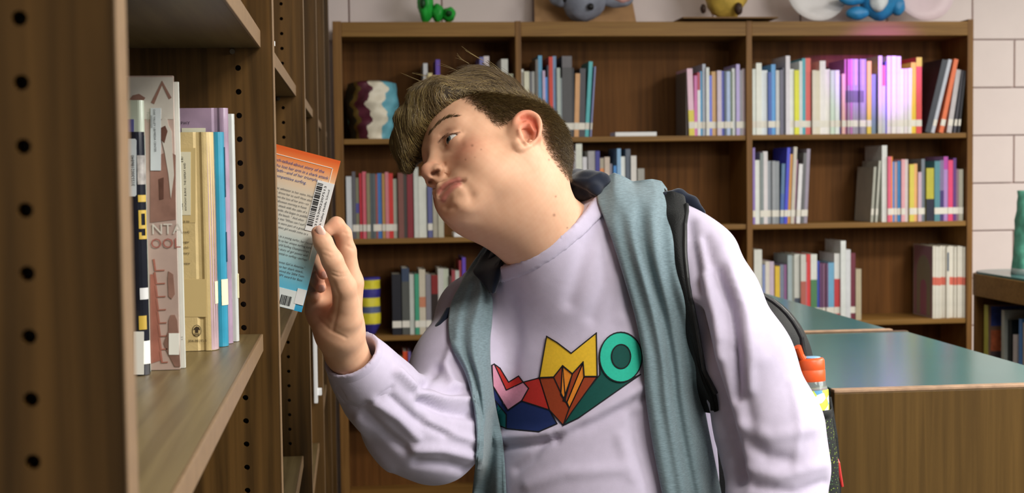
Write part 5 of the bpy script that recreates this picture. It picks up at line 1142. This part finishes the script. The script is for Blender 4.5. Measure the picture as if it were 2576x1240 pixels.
rg = [ring(V3(2042, 1040, 2.120), .0285, .036), ring(V3(2046, 1090, 2.120), .0310, .038), ring(V3(2052, 1160, 2.120), .0325, .040), ring(V3(2055, 1250, 2.120), .0330, .040), ring(V3(2055, 1380, 2.120), .031, .038)]
v, f = loft(rg, 28); f = f+[tuple(4*28+k for k in range(28))]; pk = mk('mesh_pocket', mesh('mesh_pocket', fig2world(v), f, smooth=True), MESHM, BPK)
rg = [ring(V3(2041, 1026, 2.120), .0285, .036), ring(V3(2041, 1027, 2.120), .0296, .037), ring(V3(2042, 1046, 2.120), .0300, .0376), ring(V3(2042, 1048, 2.120), .0286, .0362)]
v, f = loft(rg, 28); mk('pocket_hem', mesh('pocket_hem', fig2world(v), f, smooth=True), BLK, pk)
mk('zipper_pull', tubeme('zipper_pull', fig2world(np.array([V3(2104, 1152, 2.125), V3(2108, 1165, 2.120), V3(2113, 1195, 2.120), V3(2119, 1224, 2.120)])), [.0022, .0034, .0030, .0022], 8), mat('red_cord', '#c8302c', .5), BPK)
mk('zipper_tape', tubeme('zipper_tape', fig2world(np.array([V3(2082, 1000, 2.175), V3(2098, 1100, 2.16), V3(2106, 1200, 2.155), V3(2106, 1330, 2.155)])), .006, 8), BLK, BPK)
# drinking bottle
BOT = empty('water_bottle', fig2world(V3(2050, 1200, 2.120)), 'clear drinking bottle with an orange cap in the backpack pocket', 'bottle')
ORG = mat('orange_plastic', '#f0602a', .4, spec=.5)
def blathe(name, prof, m, n=32, par=BOT):
    c0 = V3(2052, 1180, 2.120); c1 = V3(2040, 930, 2.120); up = (c1-c0)/np.linalg.norm(c1-c0); a = np.cross(up, [0, 1., 0]); a /= np.linalg.norm(a); b = np.cross(a, up)
    V = []; F = []
    for r, h in prof:
        for k in range(n): q = 2*math.pi*k/n; V.append(c0+up*h+r*(math.cos(q)*a+math.sin(q)*b))
    for i in range(len(prof)-1):
        for k in range(n): F.append((i*n+k, i*n+(k+1) % n, (i+1)*n+(k+1) % n, (i+1)*n+k))
    F.append(tuple(range(n))[::-1]); F.append(tuple((len(prof)-1)*n+k for k in range(n)))
    me = mesh(name, fig2world(np.array(V)), F, smooth=True); fixn(me); return mk(name, me, m, par)
HB = np.linalg.norm(V3(2052, 1180, 2.120)-V3(2040, 930, 2.120))
blathe('body', [(.020, -.05), (.0225, -.045), (.0235, 0), (.0235, HB-.040), (.0225, HB-.026), (.0200, HB-.016), (.0185, HB-.010)], mat('clear_plastic', '#d8e4e0', .12, trans=.75, spec=.5))
cap = blathe('cap', [(.0195, HB-.0175), (.0205, HB-.016), (.0208, HB-.001), (.0202, HB+.000), (.0202, HB+.001), (.0206, HB+.002), (.0204, HB+.014), (.0185, HB+.017), (.010, HB+.018)], ORG)
mk('spout', tubeme('spout', fig2world(np.array([V3(2028, 915, 2.115), V3(2014, 892, 2.110), V3(2006, 872, 2.105)])), [.006, .005, .0055], 12), ORG, cap)
blathe('lid_inlay', [(.014, HB+.0175), (.015, HB+.0185), (.012, HB+.0195)], mat('pale_blue_plastic', '#8fc0e8', .4), par=cap)
STK = bpy.data.materials.new('sticker_print'); STK.use_nodes = True; nt = STK.node_tree; bs = nt.nodes['Principled BSDF']; tc = nt.nodes.new('ShaderNodeTexCoord'); vo = nt.nodes.new('ShaderNodeTexVoronoi'); vo.inputs['Scale'].default_value = 75
nt.links.new(tc.outputs['Object'], vo.inputs['Vector']); r1 = nt.nodes.new('ShaderNodeValToRGB'); r1.color_ramp.interpolation = 'CONSTANT'
for p_, c_ in ((0.0, '#d8e038'), (.3, '#4a9ac8'), (.45, '#e8a0a0'), (.6, '#f0f2e8'), (.78, '#c8dc3c')):
    e_ = r1.color_ramp.elements.new(p_); e_.color = (*lin(c_), 1)
sx = nt.nodes.new('ShaderNodeSeparateColor'); nt.links.new(vo.outputs['Color'], sx.inputs[0]); nt.links.new(sx.outputs[0], r1.inputs['Fac']); nt.links.new(r1.outputs['Color'], bs.inputs['Base Color'])
blathe('sticker', [(.0237, .012), (.0240, .0125), (.0240, HB-.030), (.0237, HB-.0295)], STK)

# ------------------------------------------------------------------ books on the near shelf
def round_book(name, xs, y0, th, h, d, mats, label, rnd=.0, z0=ZS+.0005, groove=False, x_off=0):
    """hardback with spine towards +x; profile in the xy plane (rounded spine), extruded upward; mats: cover, pages"""
    t = .0022; prof = []
    n = 10
    sp = [(xs-rnd+rnd*math.sin(math.pi*k/n), y0+th*(1-math.cos(math.pi*k/n))/2) for k in range(n+1)] if rnd else [(xs, y0), (xs, y0+th)]
    gx = xs-rnd-.006
    front = [(xs-d, y0)]+([(gx-.004, y0), (gx-.0015, y0+.0016), (gx+.0015, y0+.0016), (gx+.004, y0)] if groove else [])
    outer = front+sp+([(gx+.004, y0+th), (gx+.0015, y0+th-.0016), (gx-.0015, y0+th-.0016), (gx-.004, y0+th)] if groove else [])+[(xs-d, y0+th)]
    inner = [(xs-d, y0+th-t), (xs-rnd-.004, y0+th-t), (xs-rnd-.004, y0+t), (xs-d, y0+t)]
    P = outer+inner; m = len(P); V = [(a, b, z0) for a, b in P]+[(a, b, z0+h) for a, b in P]
    F = [(i, (i+1) % m, m+(i+1) % m, m+i) for i in range(m)]+[tuple(range(m))[::-1], tuple(range(m, 2*m))]
    me = mesh(name, V, F); fixn(me)
    o = mk(name, me, mats[0], None, label, 'book', 'books standing on the near shelf')
    mk('pages', boxme('pages', xs-d+.003, xs-rnd-.004, y0+t, y0+th-t, z0+.003, z0+h-.003), mats[1], o)
    return o
def decal(par, name, pts, Y, m, pr=.0004):
    """flat printed patch on a cover that faces the aisle end (plane of constant y), given in picture positions"""
    q = [PY(x, y, Y) for x, y in pts]; k = len(q)
    V = [(p[0], Y-pr, p[2]) for p in q]+[(p[0], Y+.0002, p[2]) for p in q]
    me = mesh(name, V, [tuple(range(k))]+[(i, (i+1) % k, k+(i+1) % k, k+i) for i in range(k)]); fixn(me)
    return mk(name, me, m, par)
def rect(x0, y0, x1, y1): return [(x0, y0), (x1, y0), (x1, y1), (x0, y1)]
def cover_text(par, s, x, y, Y, cap, m, rot=0, align='LEFT', pr=.0008, **k):
    """lettering with its baseline start at picture position x,y; cap height in picture pixels"""
    o = PY(x, y, Y); sz = cap/FPX*Y/.70; me = textme(s, sz, 'lettering', align, **k); c, s_ = math.cos(math.radians(rot)), math.sin(math.radians(rot))
    xform(me, lambda v: np.stack([o[0]+v[:, 0]*c-v[:, 1]*s_, np.full(len(v), Y-pr), o[2]+v[:, 0]*s_+v[:, 1]*c], 1)); return mk('lettering', me, m, par)
def barcode(par, x0, y0, x1, y1, Y, vertical, m, seed=1, pr=.0009):
    rs_ = np.random.RandomState(seed); v = []; f = []; t = 0.0
    a, b = PY(x0, y0, Y), PY(x1, y1, Y)
    while t < .97:
        w = rs_.choice([.012, .018, .03]); 
        q = boxv(a[0]+(b[0]-a[0])*t, a[0]+(b[0]-a[0])*min(1, t+w), Y-pr, Y, b[2], a[2]) if not vertical else boxv(a[0], b[0], Y-pr, Y, a[2]+(b[2]-a[2])*min(1, t+w), a[2]+(b[2]-a[2])*t)
        n = len(v); v += q; f += [tuple(i+n for i in z) for z in BOXF]; t += w+rs_.choice([.012, .02, .03])
    mk('barcode', mesh('barcode', v, f), m, par)
INK = mat('black_ink', '#16161a', .6); PAPER = mat('label_paper', '#e9e8e0', .5); PAPG = mat('label_grey', '#cdd4d8', .4)
PLASTIC = dict(rough=.18, spec=.6, coat=.4)
# tan hardback with rounded lilac spine
YD = 1.4209
tan = round_book('book', -.1343, YD, .022, .2137, .150, [mat('tan_cloth', '#cbb37e', .5, noise=.06, nscale=80, bump=.1, bscale=600, coat=.2), PAGES], 'tan hardback with a pale barcode sticker on the near shelf', .0085, groove=True)
sp = [(-.1343-.0085+.0089*math.sin(math.pi*k/10)+.0003, YD+.0001+.022*(1-math.cos(math.pi*k/10))/2) for k in range(1, 10)]
V = [(a, b, ZS+.001) for a, b in sp]+[(a, b, ZS+.2130) for a, b in sp]; mk('spine', mesh('spine', V, [(i, i+1, 10+i-1+0, 9+i) for i in range(8)], smooth=True), mat('lilac_spine', '#b49aa0', .25, noise=.1, nscale=60, coat=.5), tan)
decal(tan, 'tape_patch', rect(441, 372, 492, 560), YD, mat('clear_tape', '#c8b07b', .3, coat=.2), .0003)
decal(tan, 'barcode_sticker', rect(444, 382, 480, 541), YD, mat('cream_label', '#d8d2b8', .45), .0006)
barcode(tan, 443, 420, 452, 500, YD, True, INK, 3)
cover_text(tan, 'ANTHONY BURNS : THE DEFEAT AND', 470, 530, YD, 4.6, INK, 90, space=1.05); cover_text(tan, '11506', 461, 528, YD, 4.6, INK, 90); cover_text(tan, 'B BU', 461, 408, YD, 4.6, INK, 90)
for s_, y_ in (('it is to', 559), ('(starred)', 586), ('younger', 611), ('d chil-', 625), ('rdinary', 639)): cover_text(tan, s_, 477, y_, YD, 6.0, mat('brown_ink', '#3a2c1c', .6), 0, 'RIGHT')
cover_text(tan, 'k Review', 478, 665, YD, 6.0, mat('brown_ink', '#3a2c1c', .6), 0, 'RIGHT', font_shear=.3)
decal(tan, 'tape_patch', rect(458, 702, 520, 797), YD, mat('clear_tape'), .0003)
cover_text(tan, '394-98185-5', 497, 860, YD, 6.2, mat('brown_ink', '#3a2c1c', .6), 0, 'CENTER')
lg = [(495+11.5*math.cos(2*math.pi*k/24), 832+15*math.sin(2*math.pi*k/24)) for k in range(24)]; li = [(495+10.2*math.cos(2*math.pi*k/24), 832+13.6*math.sin(2*math.pi*k/24)) for k in range(24)]
decal(tan, 'publisher_mark', lg, YD, mat('brown_ink'), .0004); decal(tan, 'publisher_mark', li, YD, mat('tan_ink_gap', '#cbb37e', .5), .0006)
decal(tan, 'publisher_mark', [(486, 830), (490, 824), (494, 821), (501, 823), (504, 830), (499, 829), (499, 837), (491, 837), (491, 829)], YD, mat('brown_ink'), .0008)
for yy in (839, 842): decal(tan, 'publisher_mark', rect(488, yy, 502, yy+1.4), YD, mat('brown_ink'), .0008)
def spine_patch(par, name, a0, a1, z0, z1, m, xs, y0, th, rnd, pr=.0005, n=5):
    V = []
    for z in (z0, z1):
        for k in range(n+1):
            a = math.pi*(a0+(a1-a0)*k/n); V.append((xs-rnd+(rnd+pr)*math.sin(a), y0+th/2-(th/2+pr)*math.cos(a), ZS+z))
    me = mesh(name, V, [(k, k+1, n+1+k+1, n+1+k) for k in range(n)], smooth=True); return mk(name, me, m, par)
def spine_tag(par, X, y0, y1, z0, z1, m, pr=.0006): return mk('spine_label', boxme('spine_label', X-.001, X+pr, y0, y1, z0, z1), m, par)
CREAM = mat('cream_tag', '#e4dfb8', .5)
spine_patch(tan, 'spine_label', .28, .75, .046, .068, CREAM, -.1343, YD, .022, .0085, .0009)
# teal hardback
YT_ = 1.4500
teal = round_book('book', -.1265, YT_, .020, .2145, .150, [mat('teal_cover', '#2a8aa8', .3, noise=.08, nscale=50, coat=.5), PAGES], 'glossy teal hardback beside the tan one on the near shelf', .0075, groove=True)
spine_patch(teal, 'spine_label', .10, .70, .042, .068, CREAM, -.1265, YT_, .020, .0075, .0006)
for zz, w_ in ((.150, .05), (.085, .03)): mk('spine_title', boxme('spine_title', -.1268, -.1260, YT_+.007, YT_+.013, ZS+zz, ZS+zz+w_), mat('dark_teal_ink', '#12485e', .5), teal)
# purple book standing behind
YE = 1.4745
pur = round_book('book', -.1238, YE, .016, .2394, .152, [mat('purple_cover', '#9c849a', .3, noise=.22, nscale=30, coat=.4), PAGES], 'marbled purple biography rising behind the teal book', .006, groove=True)
cover_text(pur, 'BIOGRAPHY', 478, 313, YE, 7.5, mat('dark_plum_ink', '#2e2030', .6), 0, 'RIGHT', space=1.25)
decal(pur, 'paper_label', rect(457, 322, 517, 345), YE, mat('cream_label'), .0005)
gr = round_book('book', -.1189, 1.4925, .012, .2341, .150, [mat('pale_grey_cover', '#b9bcb8', .35, noise=.06, coat=.3), PAGES], 'thin pale grey book nearest the upright on the near shelf', .003)
spine_tag(gr, -.1189, 1.495, 1.502, ZS+.045, ZS+.07, CREAM)
round_book('book', -.1225, 1.507, .014, .2240, .150, [mat('lilac_cover', '#b6a2c4', .35, noise=.08, coat=.3), PAGES], 'thin lilac book tucked against the far upright', .003)
# sepia picture book
YC = 1.2875
SEP = mat('sepia_cover', '#b8a096', .22, noise=.10, nscale=26, coat=.6)
sep = round_book('book', -.1547, YC, .0085, .2594, .200, [SEP, PAGES], 'tall sepia picture book with a library stamp label on the near shelf', .0)
DK = mat('sepia_dark', '#63453c', .25, noise=.2, nscale=60, coat=.5); MD = mat('sepia_mid', '#8f6c60', .25, noise=.25, nscale=40, coat=.5); LT = mat('sepia_light', '#cfc8be', .25, noise=.08, nscale=40, coat=.5); RD = mat('sepia_red', '#9c6456', .25, noise=.2, nscale=50, coat=.5)
decal(sep, 'cover_sky', rect(322, 194, 436, 300), YC, LT, .0003)
decal(sep, 'cover_roof', [(380, 258), (408, 203), (432, 246), (425, 250), (408, 214), (388, 262)], YC, MD, .0005)
decal(sep, 'cover_tree', [(326, 250), (334, 240), (350, 236), (366, 246), (362, 252), (340, 254)], YC, MD, .0005)
decal(sep, 'cover_dark_band', [(378, 400), (424, 380), (442, 390), (442, 552), (378, 560)], YC, MD, .0004)
decal(sep, 'cover_figure', [(404, 305), (412, 296), (421, 300), (424, 316), (432, 330), (434, 380), (438, 440), (430, 500), (424, 440), (414, 380), (404, 340)], YC, LT, .0007)
decal(sep, 'cover_figure', [(404, 322), (416, 316), (422, 330), (414, 360), (404, 350)], YC, DK, .0009)
decal(sep, 'cover_figure', [(400, 450), (412, 446), (412, 500), (402, 502)], YC, DK, .0009)
decal(sep, 'media_label', rect(379, 272, 405, 429), YC, PAPG, .0010)
cover_text(sep, 'OAK VALLEY LIB/MEDIA CENTER', 386, 275, YC, 4.8, INK, -90, pr=.0014, space=1.05)
cover_text(sep, '|||||||||||||||||||||', 379.5, 290, YC, 4.0, INK, -90, pr=.0014)
cover_text(sep, 'NTA', 381, 589, YC, 26, LT, 0, pr=.0009); cover_text(sep, 'OOL', 379, 624, YC, 24, mat('sepia_outline', '#a3645a', .3), 0, pr=.0009)
decal(sep, 'cover_red_field', [(378, 690), (390, 690), (408, 905), (378, 915)], YC, RD, .0004)
for k in range(8):
    y_ = 652+33*k; decal(sep, 'cover_brick', [(384+2.4*k, y_), (389+2.4*k, y_-1), (393+2.4*k, y_+27), (414+1.2*k, y_+26), (414+1.2*k, y_+29), (389+2.4*k, y_+30)], YC, RD, .0006)
decal(sep, 'cover_hanging_shape', [(424, 682), (436, 690), (440, 740), (432, 752), (424, 745), (422, 700)], YC, MD, .0006)
decal(sep, 'cover_figure', [(424, 806), (430, 792), (440, 792), (446, 806), (450, 850), (454, 922), (440, 922), (418, 880), (412, 862), (424, 830)], YC, MD, .0006)
decal(sep, 'paper_label', rect(425, 838, 451, 892), YC, PAPER, .0010); cover_text(sep, '9 9', 455, 846, YC, 5, INK, -90, pr=.0013)
wh = round_book('book', -.1512, YC+.0090, .006, .2545, .19, [mat('white_cover', '#cfd2ca', .4, noise=.04), PAGES], 'thin white book just behind the sepia picture book', .0)
# greenish white book behind the black one
YW = 1.2740
gw = round_book('book', -.1790, YW, .0125, .2375, .18, [mat('greenish_white_cover', '#b8c0ae', .35, noise=.06, coat=.3), PAGES], 'greenish white book between the black and the sepia books', .0045)
decal(gw, 'blue_block', rect(322, 300, 337, 338), YW, mat('violet_ink', '#5a5a92', .5), .0004)
cover_text(gw, 'Father', 369, 282, YW-.0002, 7, mat('pale_grey_ink', '#9aa292', .6), -90)
# black biography in a clear jacket
YA = 1.2555
blk_ = round_book('book', -.1770, YA, .0165, .2096, .16, [mat('black_jacket', '#1a1b24', .15, noise=.2, nscale=40, coat=.8), PAGES], 'black book in a clear jacket with a white number label', .0090)
decal(blk_, 'number_label', [(322, 349), (340, 349), (343, 353), (343, 490), (340, 494), (322, 494)], YA, PAPG, .0005)
cover_text(blk_, '31553002186840', 339.5, 468, YA, 7.6, INK, 90, pr=.0009)
decal(blk_, 'white_label', rect(337, 834, 362, 942), YA, PAPER, .0005)
# gold figure and light picture on the rounded spine
AP = (-.1770, YA, .0165, .0090)
GOLD = mat('gold_ink', '#b89a3c', .4); PHO = mat('photo_grey', '#8f8a86', .3, noise=.4, nscale=120)
spine_patch(blk_, 'spine_photo', .12, .45, .165, .190, PHO, *AP); spine_patch(blk_, 'spine_chevron', .12, .42, .150, .156, GOLD, *AP)
for z0, z1, a0, a1 in ((.140, .143, .12, .42), (.127, .130, .12, .42), (.118, .121, .12, .42), (.121, .140, .34, .42), (.130, .140, .12, .20), (.118, .124, .12, .2)): spine_patch(blk_, 'gold_nine', a0, a1, z0, z1, GOLD, *AP)
spine_patch(blk_, 'author_band', .1, .42, .066, .076, mat('photo_white', '#c8c8c8', .4), *AP); spine_patch(blk_, 'gold_motif', .05, .3, .040, .052, GOLD, *AP); spine_patch(blk_, 'spine_label', .15, .48, .010, .030, PAPER, *AP)
spine_patch(blk_, 'jacket_edge_glint', .46, .54, .002, .207, mat('jacket_highlight', '#9aa0a0', .15, coat=.6), *AP)  # pale strip painted as the highlight along the clear jacket's edge
# three books on the upper shelf of the next bay
for (y0, th, h, c, xs, lb, lo) in ((1.665, .020, .235, '#5a4484', -.108, 'purple and white book on the high shelf of the next bay', '#e0e2c8'), (1.688, .022, .24, '#dfe2cf', -.102, 'white book on the high shelf of the next bay', None), (1.712, .016, .23, '#4a3058', -.0985, 'dark plum book on the high shelf of the next bay', '#dfe0c0')):
    b_ = round_book('book', xs, y0, th, h, .15, [cover_mat(c), PAGES], lb, .002, z0=ZU2+.0005)
    if lo: mk('spine_band', boxme('spine_band', xs-.004, xs+.0006, y0+.001, y0+th-.001, ZU2+.095, ZU2+h-.002), cover_mat(lo), b_)
mk('spine_card', boxme('spine_card', -.112, -.088, 1.732, 1.7325+.006, ZU2+.0005, ZU2+.006), mat('white_card'), None, 'white card lying at the edge of the high shelf', 'card', 'shelf cards')
# white rail standing in front of the third upright
rl = empty('label_rail', PY(793, 1010, 3.44), 'white metal rail fixed to a far upright below the hand', 'rail')
for q in ((PY(786, 784, 3.44), PY(800, 1012, 3.44)),): mk('rail', boxme('rail', q[0][0], q[1][0], 3.425, 3.45, q[1][2], q[0][2], .002), mat('white_enamel', '#dfe6ea', .35, noise=.03), rl)
q = PY(801, 985, 3.44); mk('bracket', boxme('bracket', q[0]-.01, q[0]+.008, 3.43, 3.448, q[2]-.008, q[2]+.008, .002), mat('white_enamel'), rl)

# ------------------------------------------------------------------ the paperback he is pulling out
YH = 1.6560; HT = .0105
pTR = PY(857, 405, YH); pTL = PY(693, 362, YH); ex = pTR-pTL; ex /= np.linalg.norm(ex); ex[1] = 0; ez = np.array([-ex[2], 0, ex[0]])
hgt = np.linalg.norm(PY(757, 785, YH)-pTR); wid = .1085
org = pTR-ex*wid-ez*hgt            # lower left corner
ang = math.atan2(ex[2], ex[0])
HBK = empty('paperback_book', org+np.array([0, HT/2, 0]), 'orange and blue surfing paperback held in the boy\'s hand', 'book')
def loc(me): return xform(me, lambda v: np.stack([org[0]+v[:, 0]*ex[0]+v[:, 2]*ez[0], org[1]+v[:, 1], org[2]+v[:, 0]*ex[2]+v[:, 2]*ez[2]], 1))
CG = bpy.data.materials.new('cover_gradient'); CG.use_nodes = True; nt = CG.node_tree; bs = nt.nodes['Principled BSDF']; tc = nt.nodes.new('ShaderNodeTexCoord'); dt = nt.nodes.new('ShaderNodeVectorMath'); dt.operation = 'DOT_PRODUCT'; dt.inputs[1].default_value = tuple(ez/hgt)
sb_ = nt.nodes.new('ShaderNodeVectorMath'); sb_.operation = 'SUBTRACT'; sb_.inputs[1].default_value = tuple(org); nt.links.new(tc.outputs['Object'], sb_.inputs[0]); nt.links.new(sb_.outputs[0], dt.inputs[0])
rp_ = nt.nodes.new('ShaderNodeValToRGB'); rp_.color_ramp.elements[0].color = (*lin('#2f9ccc'), 1); rp_.color_ramp.elements[1].color = (*lin('#e0622a'), 1); rp_.color_ramp.elements[1].position = .985
for p_, c_ in ((.16, '#6cc0dc'), (.33, '#b8dbe0'), (.50, '#d8d6cc'), (.74, '#dccdb8'), (.84, '#ecc49c'), (.93, '#ec8a4c')):
    e_ = rp_.color_ramp.elements.new(p_); e_.color = (*lin(c_), 1)
nt.links.new(dt.outputs['Value'], rp_.inputs['Fac']); nt.links.new(rp_.outputs['Color'], bs.inputs['Base Color']); bs.inputs['Roughness'].default_value = .35; bs.inputs['Coat Weight'].default_value = .2
mk('back_cover', loc(boxme('back_cover', 0, wid, 0, .0006, 0, hgt)), CG, HBK)
mk('front_cover', loc(boxme('front_cover', 0, wid, HT-.0006, HT, 0, hgt)), mat('front_cover_blue', '#3f8fb8', .35), HBK)
mk('spine', loc(boxme('spine', wid-.0008, wid, .0006, HT-.0006, 0, hgt)), mat('spine_red', '#b8382a', .4), HBK)
mk('pages', loc(boxme('pages', .001, wid-.0009, .0006, HT-.0006, .001, hgt-.001)), PAGES, HBK)
def hb_px(x, y):      # picture position -> book coordinates
    p = PY(x, y, YH)-org; return p@ex, p@ez
def hb_patch(name, pts, m, pr=.0004):
    k = len(pts); V = [(a, -pr, b) for a, b in pts]+[(a, .0002, b) for a, b in pts]
    me = mesh(name, V, [tuple(range(k))]+[(i, (i+1) % k, k+(i+1) % k, k+i) for i in range(k)]); fixn(me); return mk(name, loc(me), m, HBK)
def hb_text(s, x, y, cap, m, rot=0, pr=.0006, align='LEFT', width=None, **k):
    u, w = hb_px(x, y); me = textme(s, cap/FPX*YH/.70, 'lettering', align, **k); c, s_ = math.cos(math.radians(rot)), math.sin(math.radians(rot))
    co = np.array([v.co[:] for v in me.vertices]); sx = 1.0
    if width and len(co): sx = width/FPX*YH/(co[:, 0].max()-co[:, 0].min())
    xform(me, lambda v: np.stack([u+v[:, 0]*sx*c-v[:, 1]*s_, np.full(len(v), -pr), w+v[:, 0]*sx*s_+v[:, 1]*c], 1)); return mk('lettering', loc(me), m, HBK)
BLU = mat('royal_blue_ink', '#2c4a90', .5); GRI = mat('grey_ink', '#5a5a5c', .6); WHL = mat('white_line', '#f0ece4', .5)
xs_ = []
u1, w1 = hb_px(838, 423); u0 = .004; wb_ = .012
hb_patch('frame_line', [(u0, w1), (u1, w1), (u1, w1-.0007), (u0, w1-.0007)], WHL); hb_patch('frame_line', [(u1-.0007, w1), (u1, w1), (u1, .060), (u1-.0007, .060)], WHL)
sl = math.tan(math.radians(14.7))
for s_, x, y, wd in (('much-talked-about story of the', 683, 401, 133), ('who lost her arm in a shark attack', 688, 416, 138), ('r faith\u2014and of her triumphant', 688, 428, 121), ('competitive surfing.', 690, 443, 80)):
    hb_text(s_, x, y, 7.4, BLU, 0, width=wd, font_shear=.15)
body = ['has saltwater in her veins. How c', 'at drives her to surf? How else c', 'even the loss of her arm\u2014co', 'Halloween morning in Kauai', 'th attack with the calm of a', 'k aside, she began to paddle', 'to the beach. " And when', 'ery was "When can I surf a', 'tion were part of a greater', 'spoken girl would come to s', '', 'life as a young surfer, her recov', 'tude to her unique surfing style', 'World Surfing Championships,', 'is a story of girl power and', 'essential to surfing\u2014perhaps', '', '"Bravest Girl in America."', 'Since her shark attack,', 'received the 2004 Teen', 't ESPY award for Best']
for k, s_ in enumerate(body):
    if s_:
        y = 473+10.9*k; wd = [100, 96, 84, 78, 80, 80, 72, 78, 80, 82, 0, 92, 90, 86, 80, 80, 0, 74, 70, 72, 68][k]
        hb_text(s_, 693, y, 5.6, GRI, 0, width=wd)
# barcode sticker along the fore edge
def hb_quad(x, y, L, wd):   # strip running down parallel to the right edge from (x,y)
    u, w = hb_px(x, y); return u, w
u, w = hb_px(806, 461); s1 = FPX/YH
hb_patch('barcode_sticker', [(u-.004, w+.003), (u+.016, w+.003), (u+.016, w-.056), (u-.004, w-.056)], mat('sticker_white', '#e6e6e6', .4), .0008)
rs2 = np.random.RandomState(2); t = 0; V = []; F = []
while t < .050:
    q = rs2.choice([.0006, .0010, .0016]); n_ = len(V); V += boxv(u-.003, u+.0035, -.0012, 0, w-t-q, w-t); F += [tuple(i+n_ for i in z) for z in BOXF]; t += q+rs2.choice([.0006, .0010, .0014])
mk('barcode', loc(mesh('barcode', V, F)), INK, HBK)
def hb_vtext(s, du, dw, size, m):
    me = textme(s, size, 'lettering'); co = np.array([v.co[:] for v in me.vertices]); sx = .047/(co[:, 0].max()-co[:, 0].min())
    xform(me, lambda v: np.stack([u+du-v[:, 1], np.full(len(v), -.0012), w+dw+v[:, 0]*sx], 1)); mk('lettering', loc(me), m, HBK)
hb_vtext('31553002207513', .0078, -.049, .0034, INK); hb_vtext('Oak Valley Middle School', .0125, -.052, .0030, INK)
# price barcode and call label
u, w = hb_px(703, 722); hb_patch('price_box', [(u-.01, w), (u+.0225, w), (u+.0225, w-.0215), (u-.01, w-.0215)], mat('price_white', '#dfe4e2', .4), .0006)
V = []; F = []; t = 0
while t < .0125:
    q = rs2.choice([.0005, .0008, .0011]); n_ = len(V); V += boxv(u+.0045+t, u+.0045+t+q, -.0010, 0, w-.0185, w-.0075); F += [tuple(i+n_ for i in z) for z in BOXF]; t += q+rs2.choice([.0005, .0008])
mk('barcode', loc(mesh('barcode', V, F)), INK, HBK)
hb_patch('call_label', [(wid-.011, .008), (wid-.0003, .008), (wid-.0003, .026), (wid-.011, .026)], mat('sticker_white'), .0009)
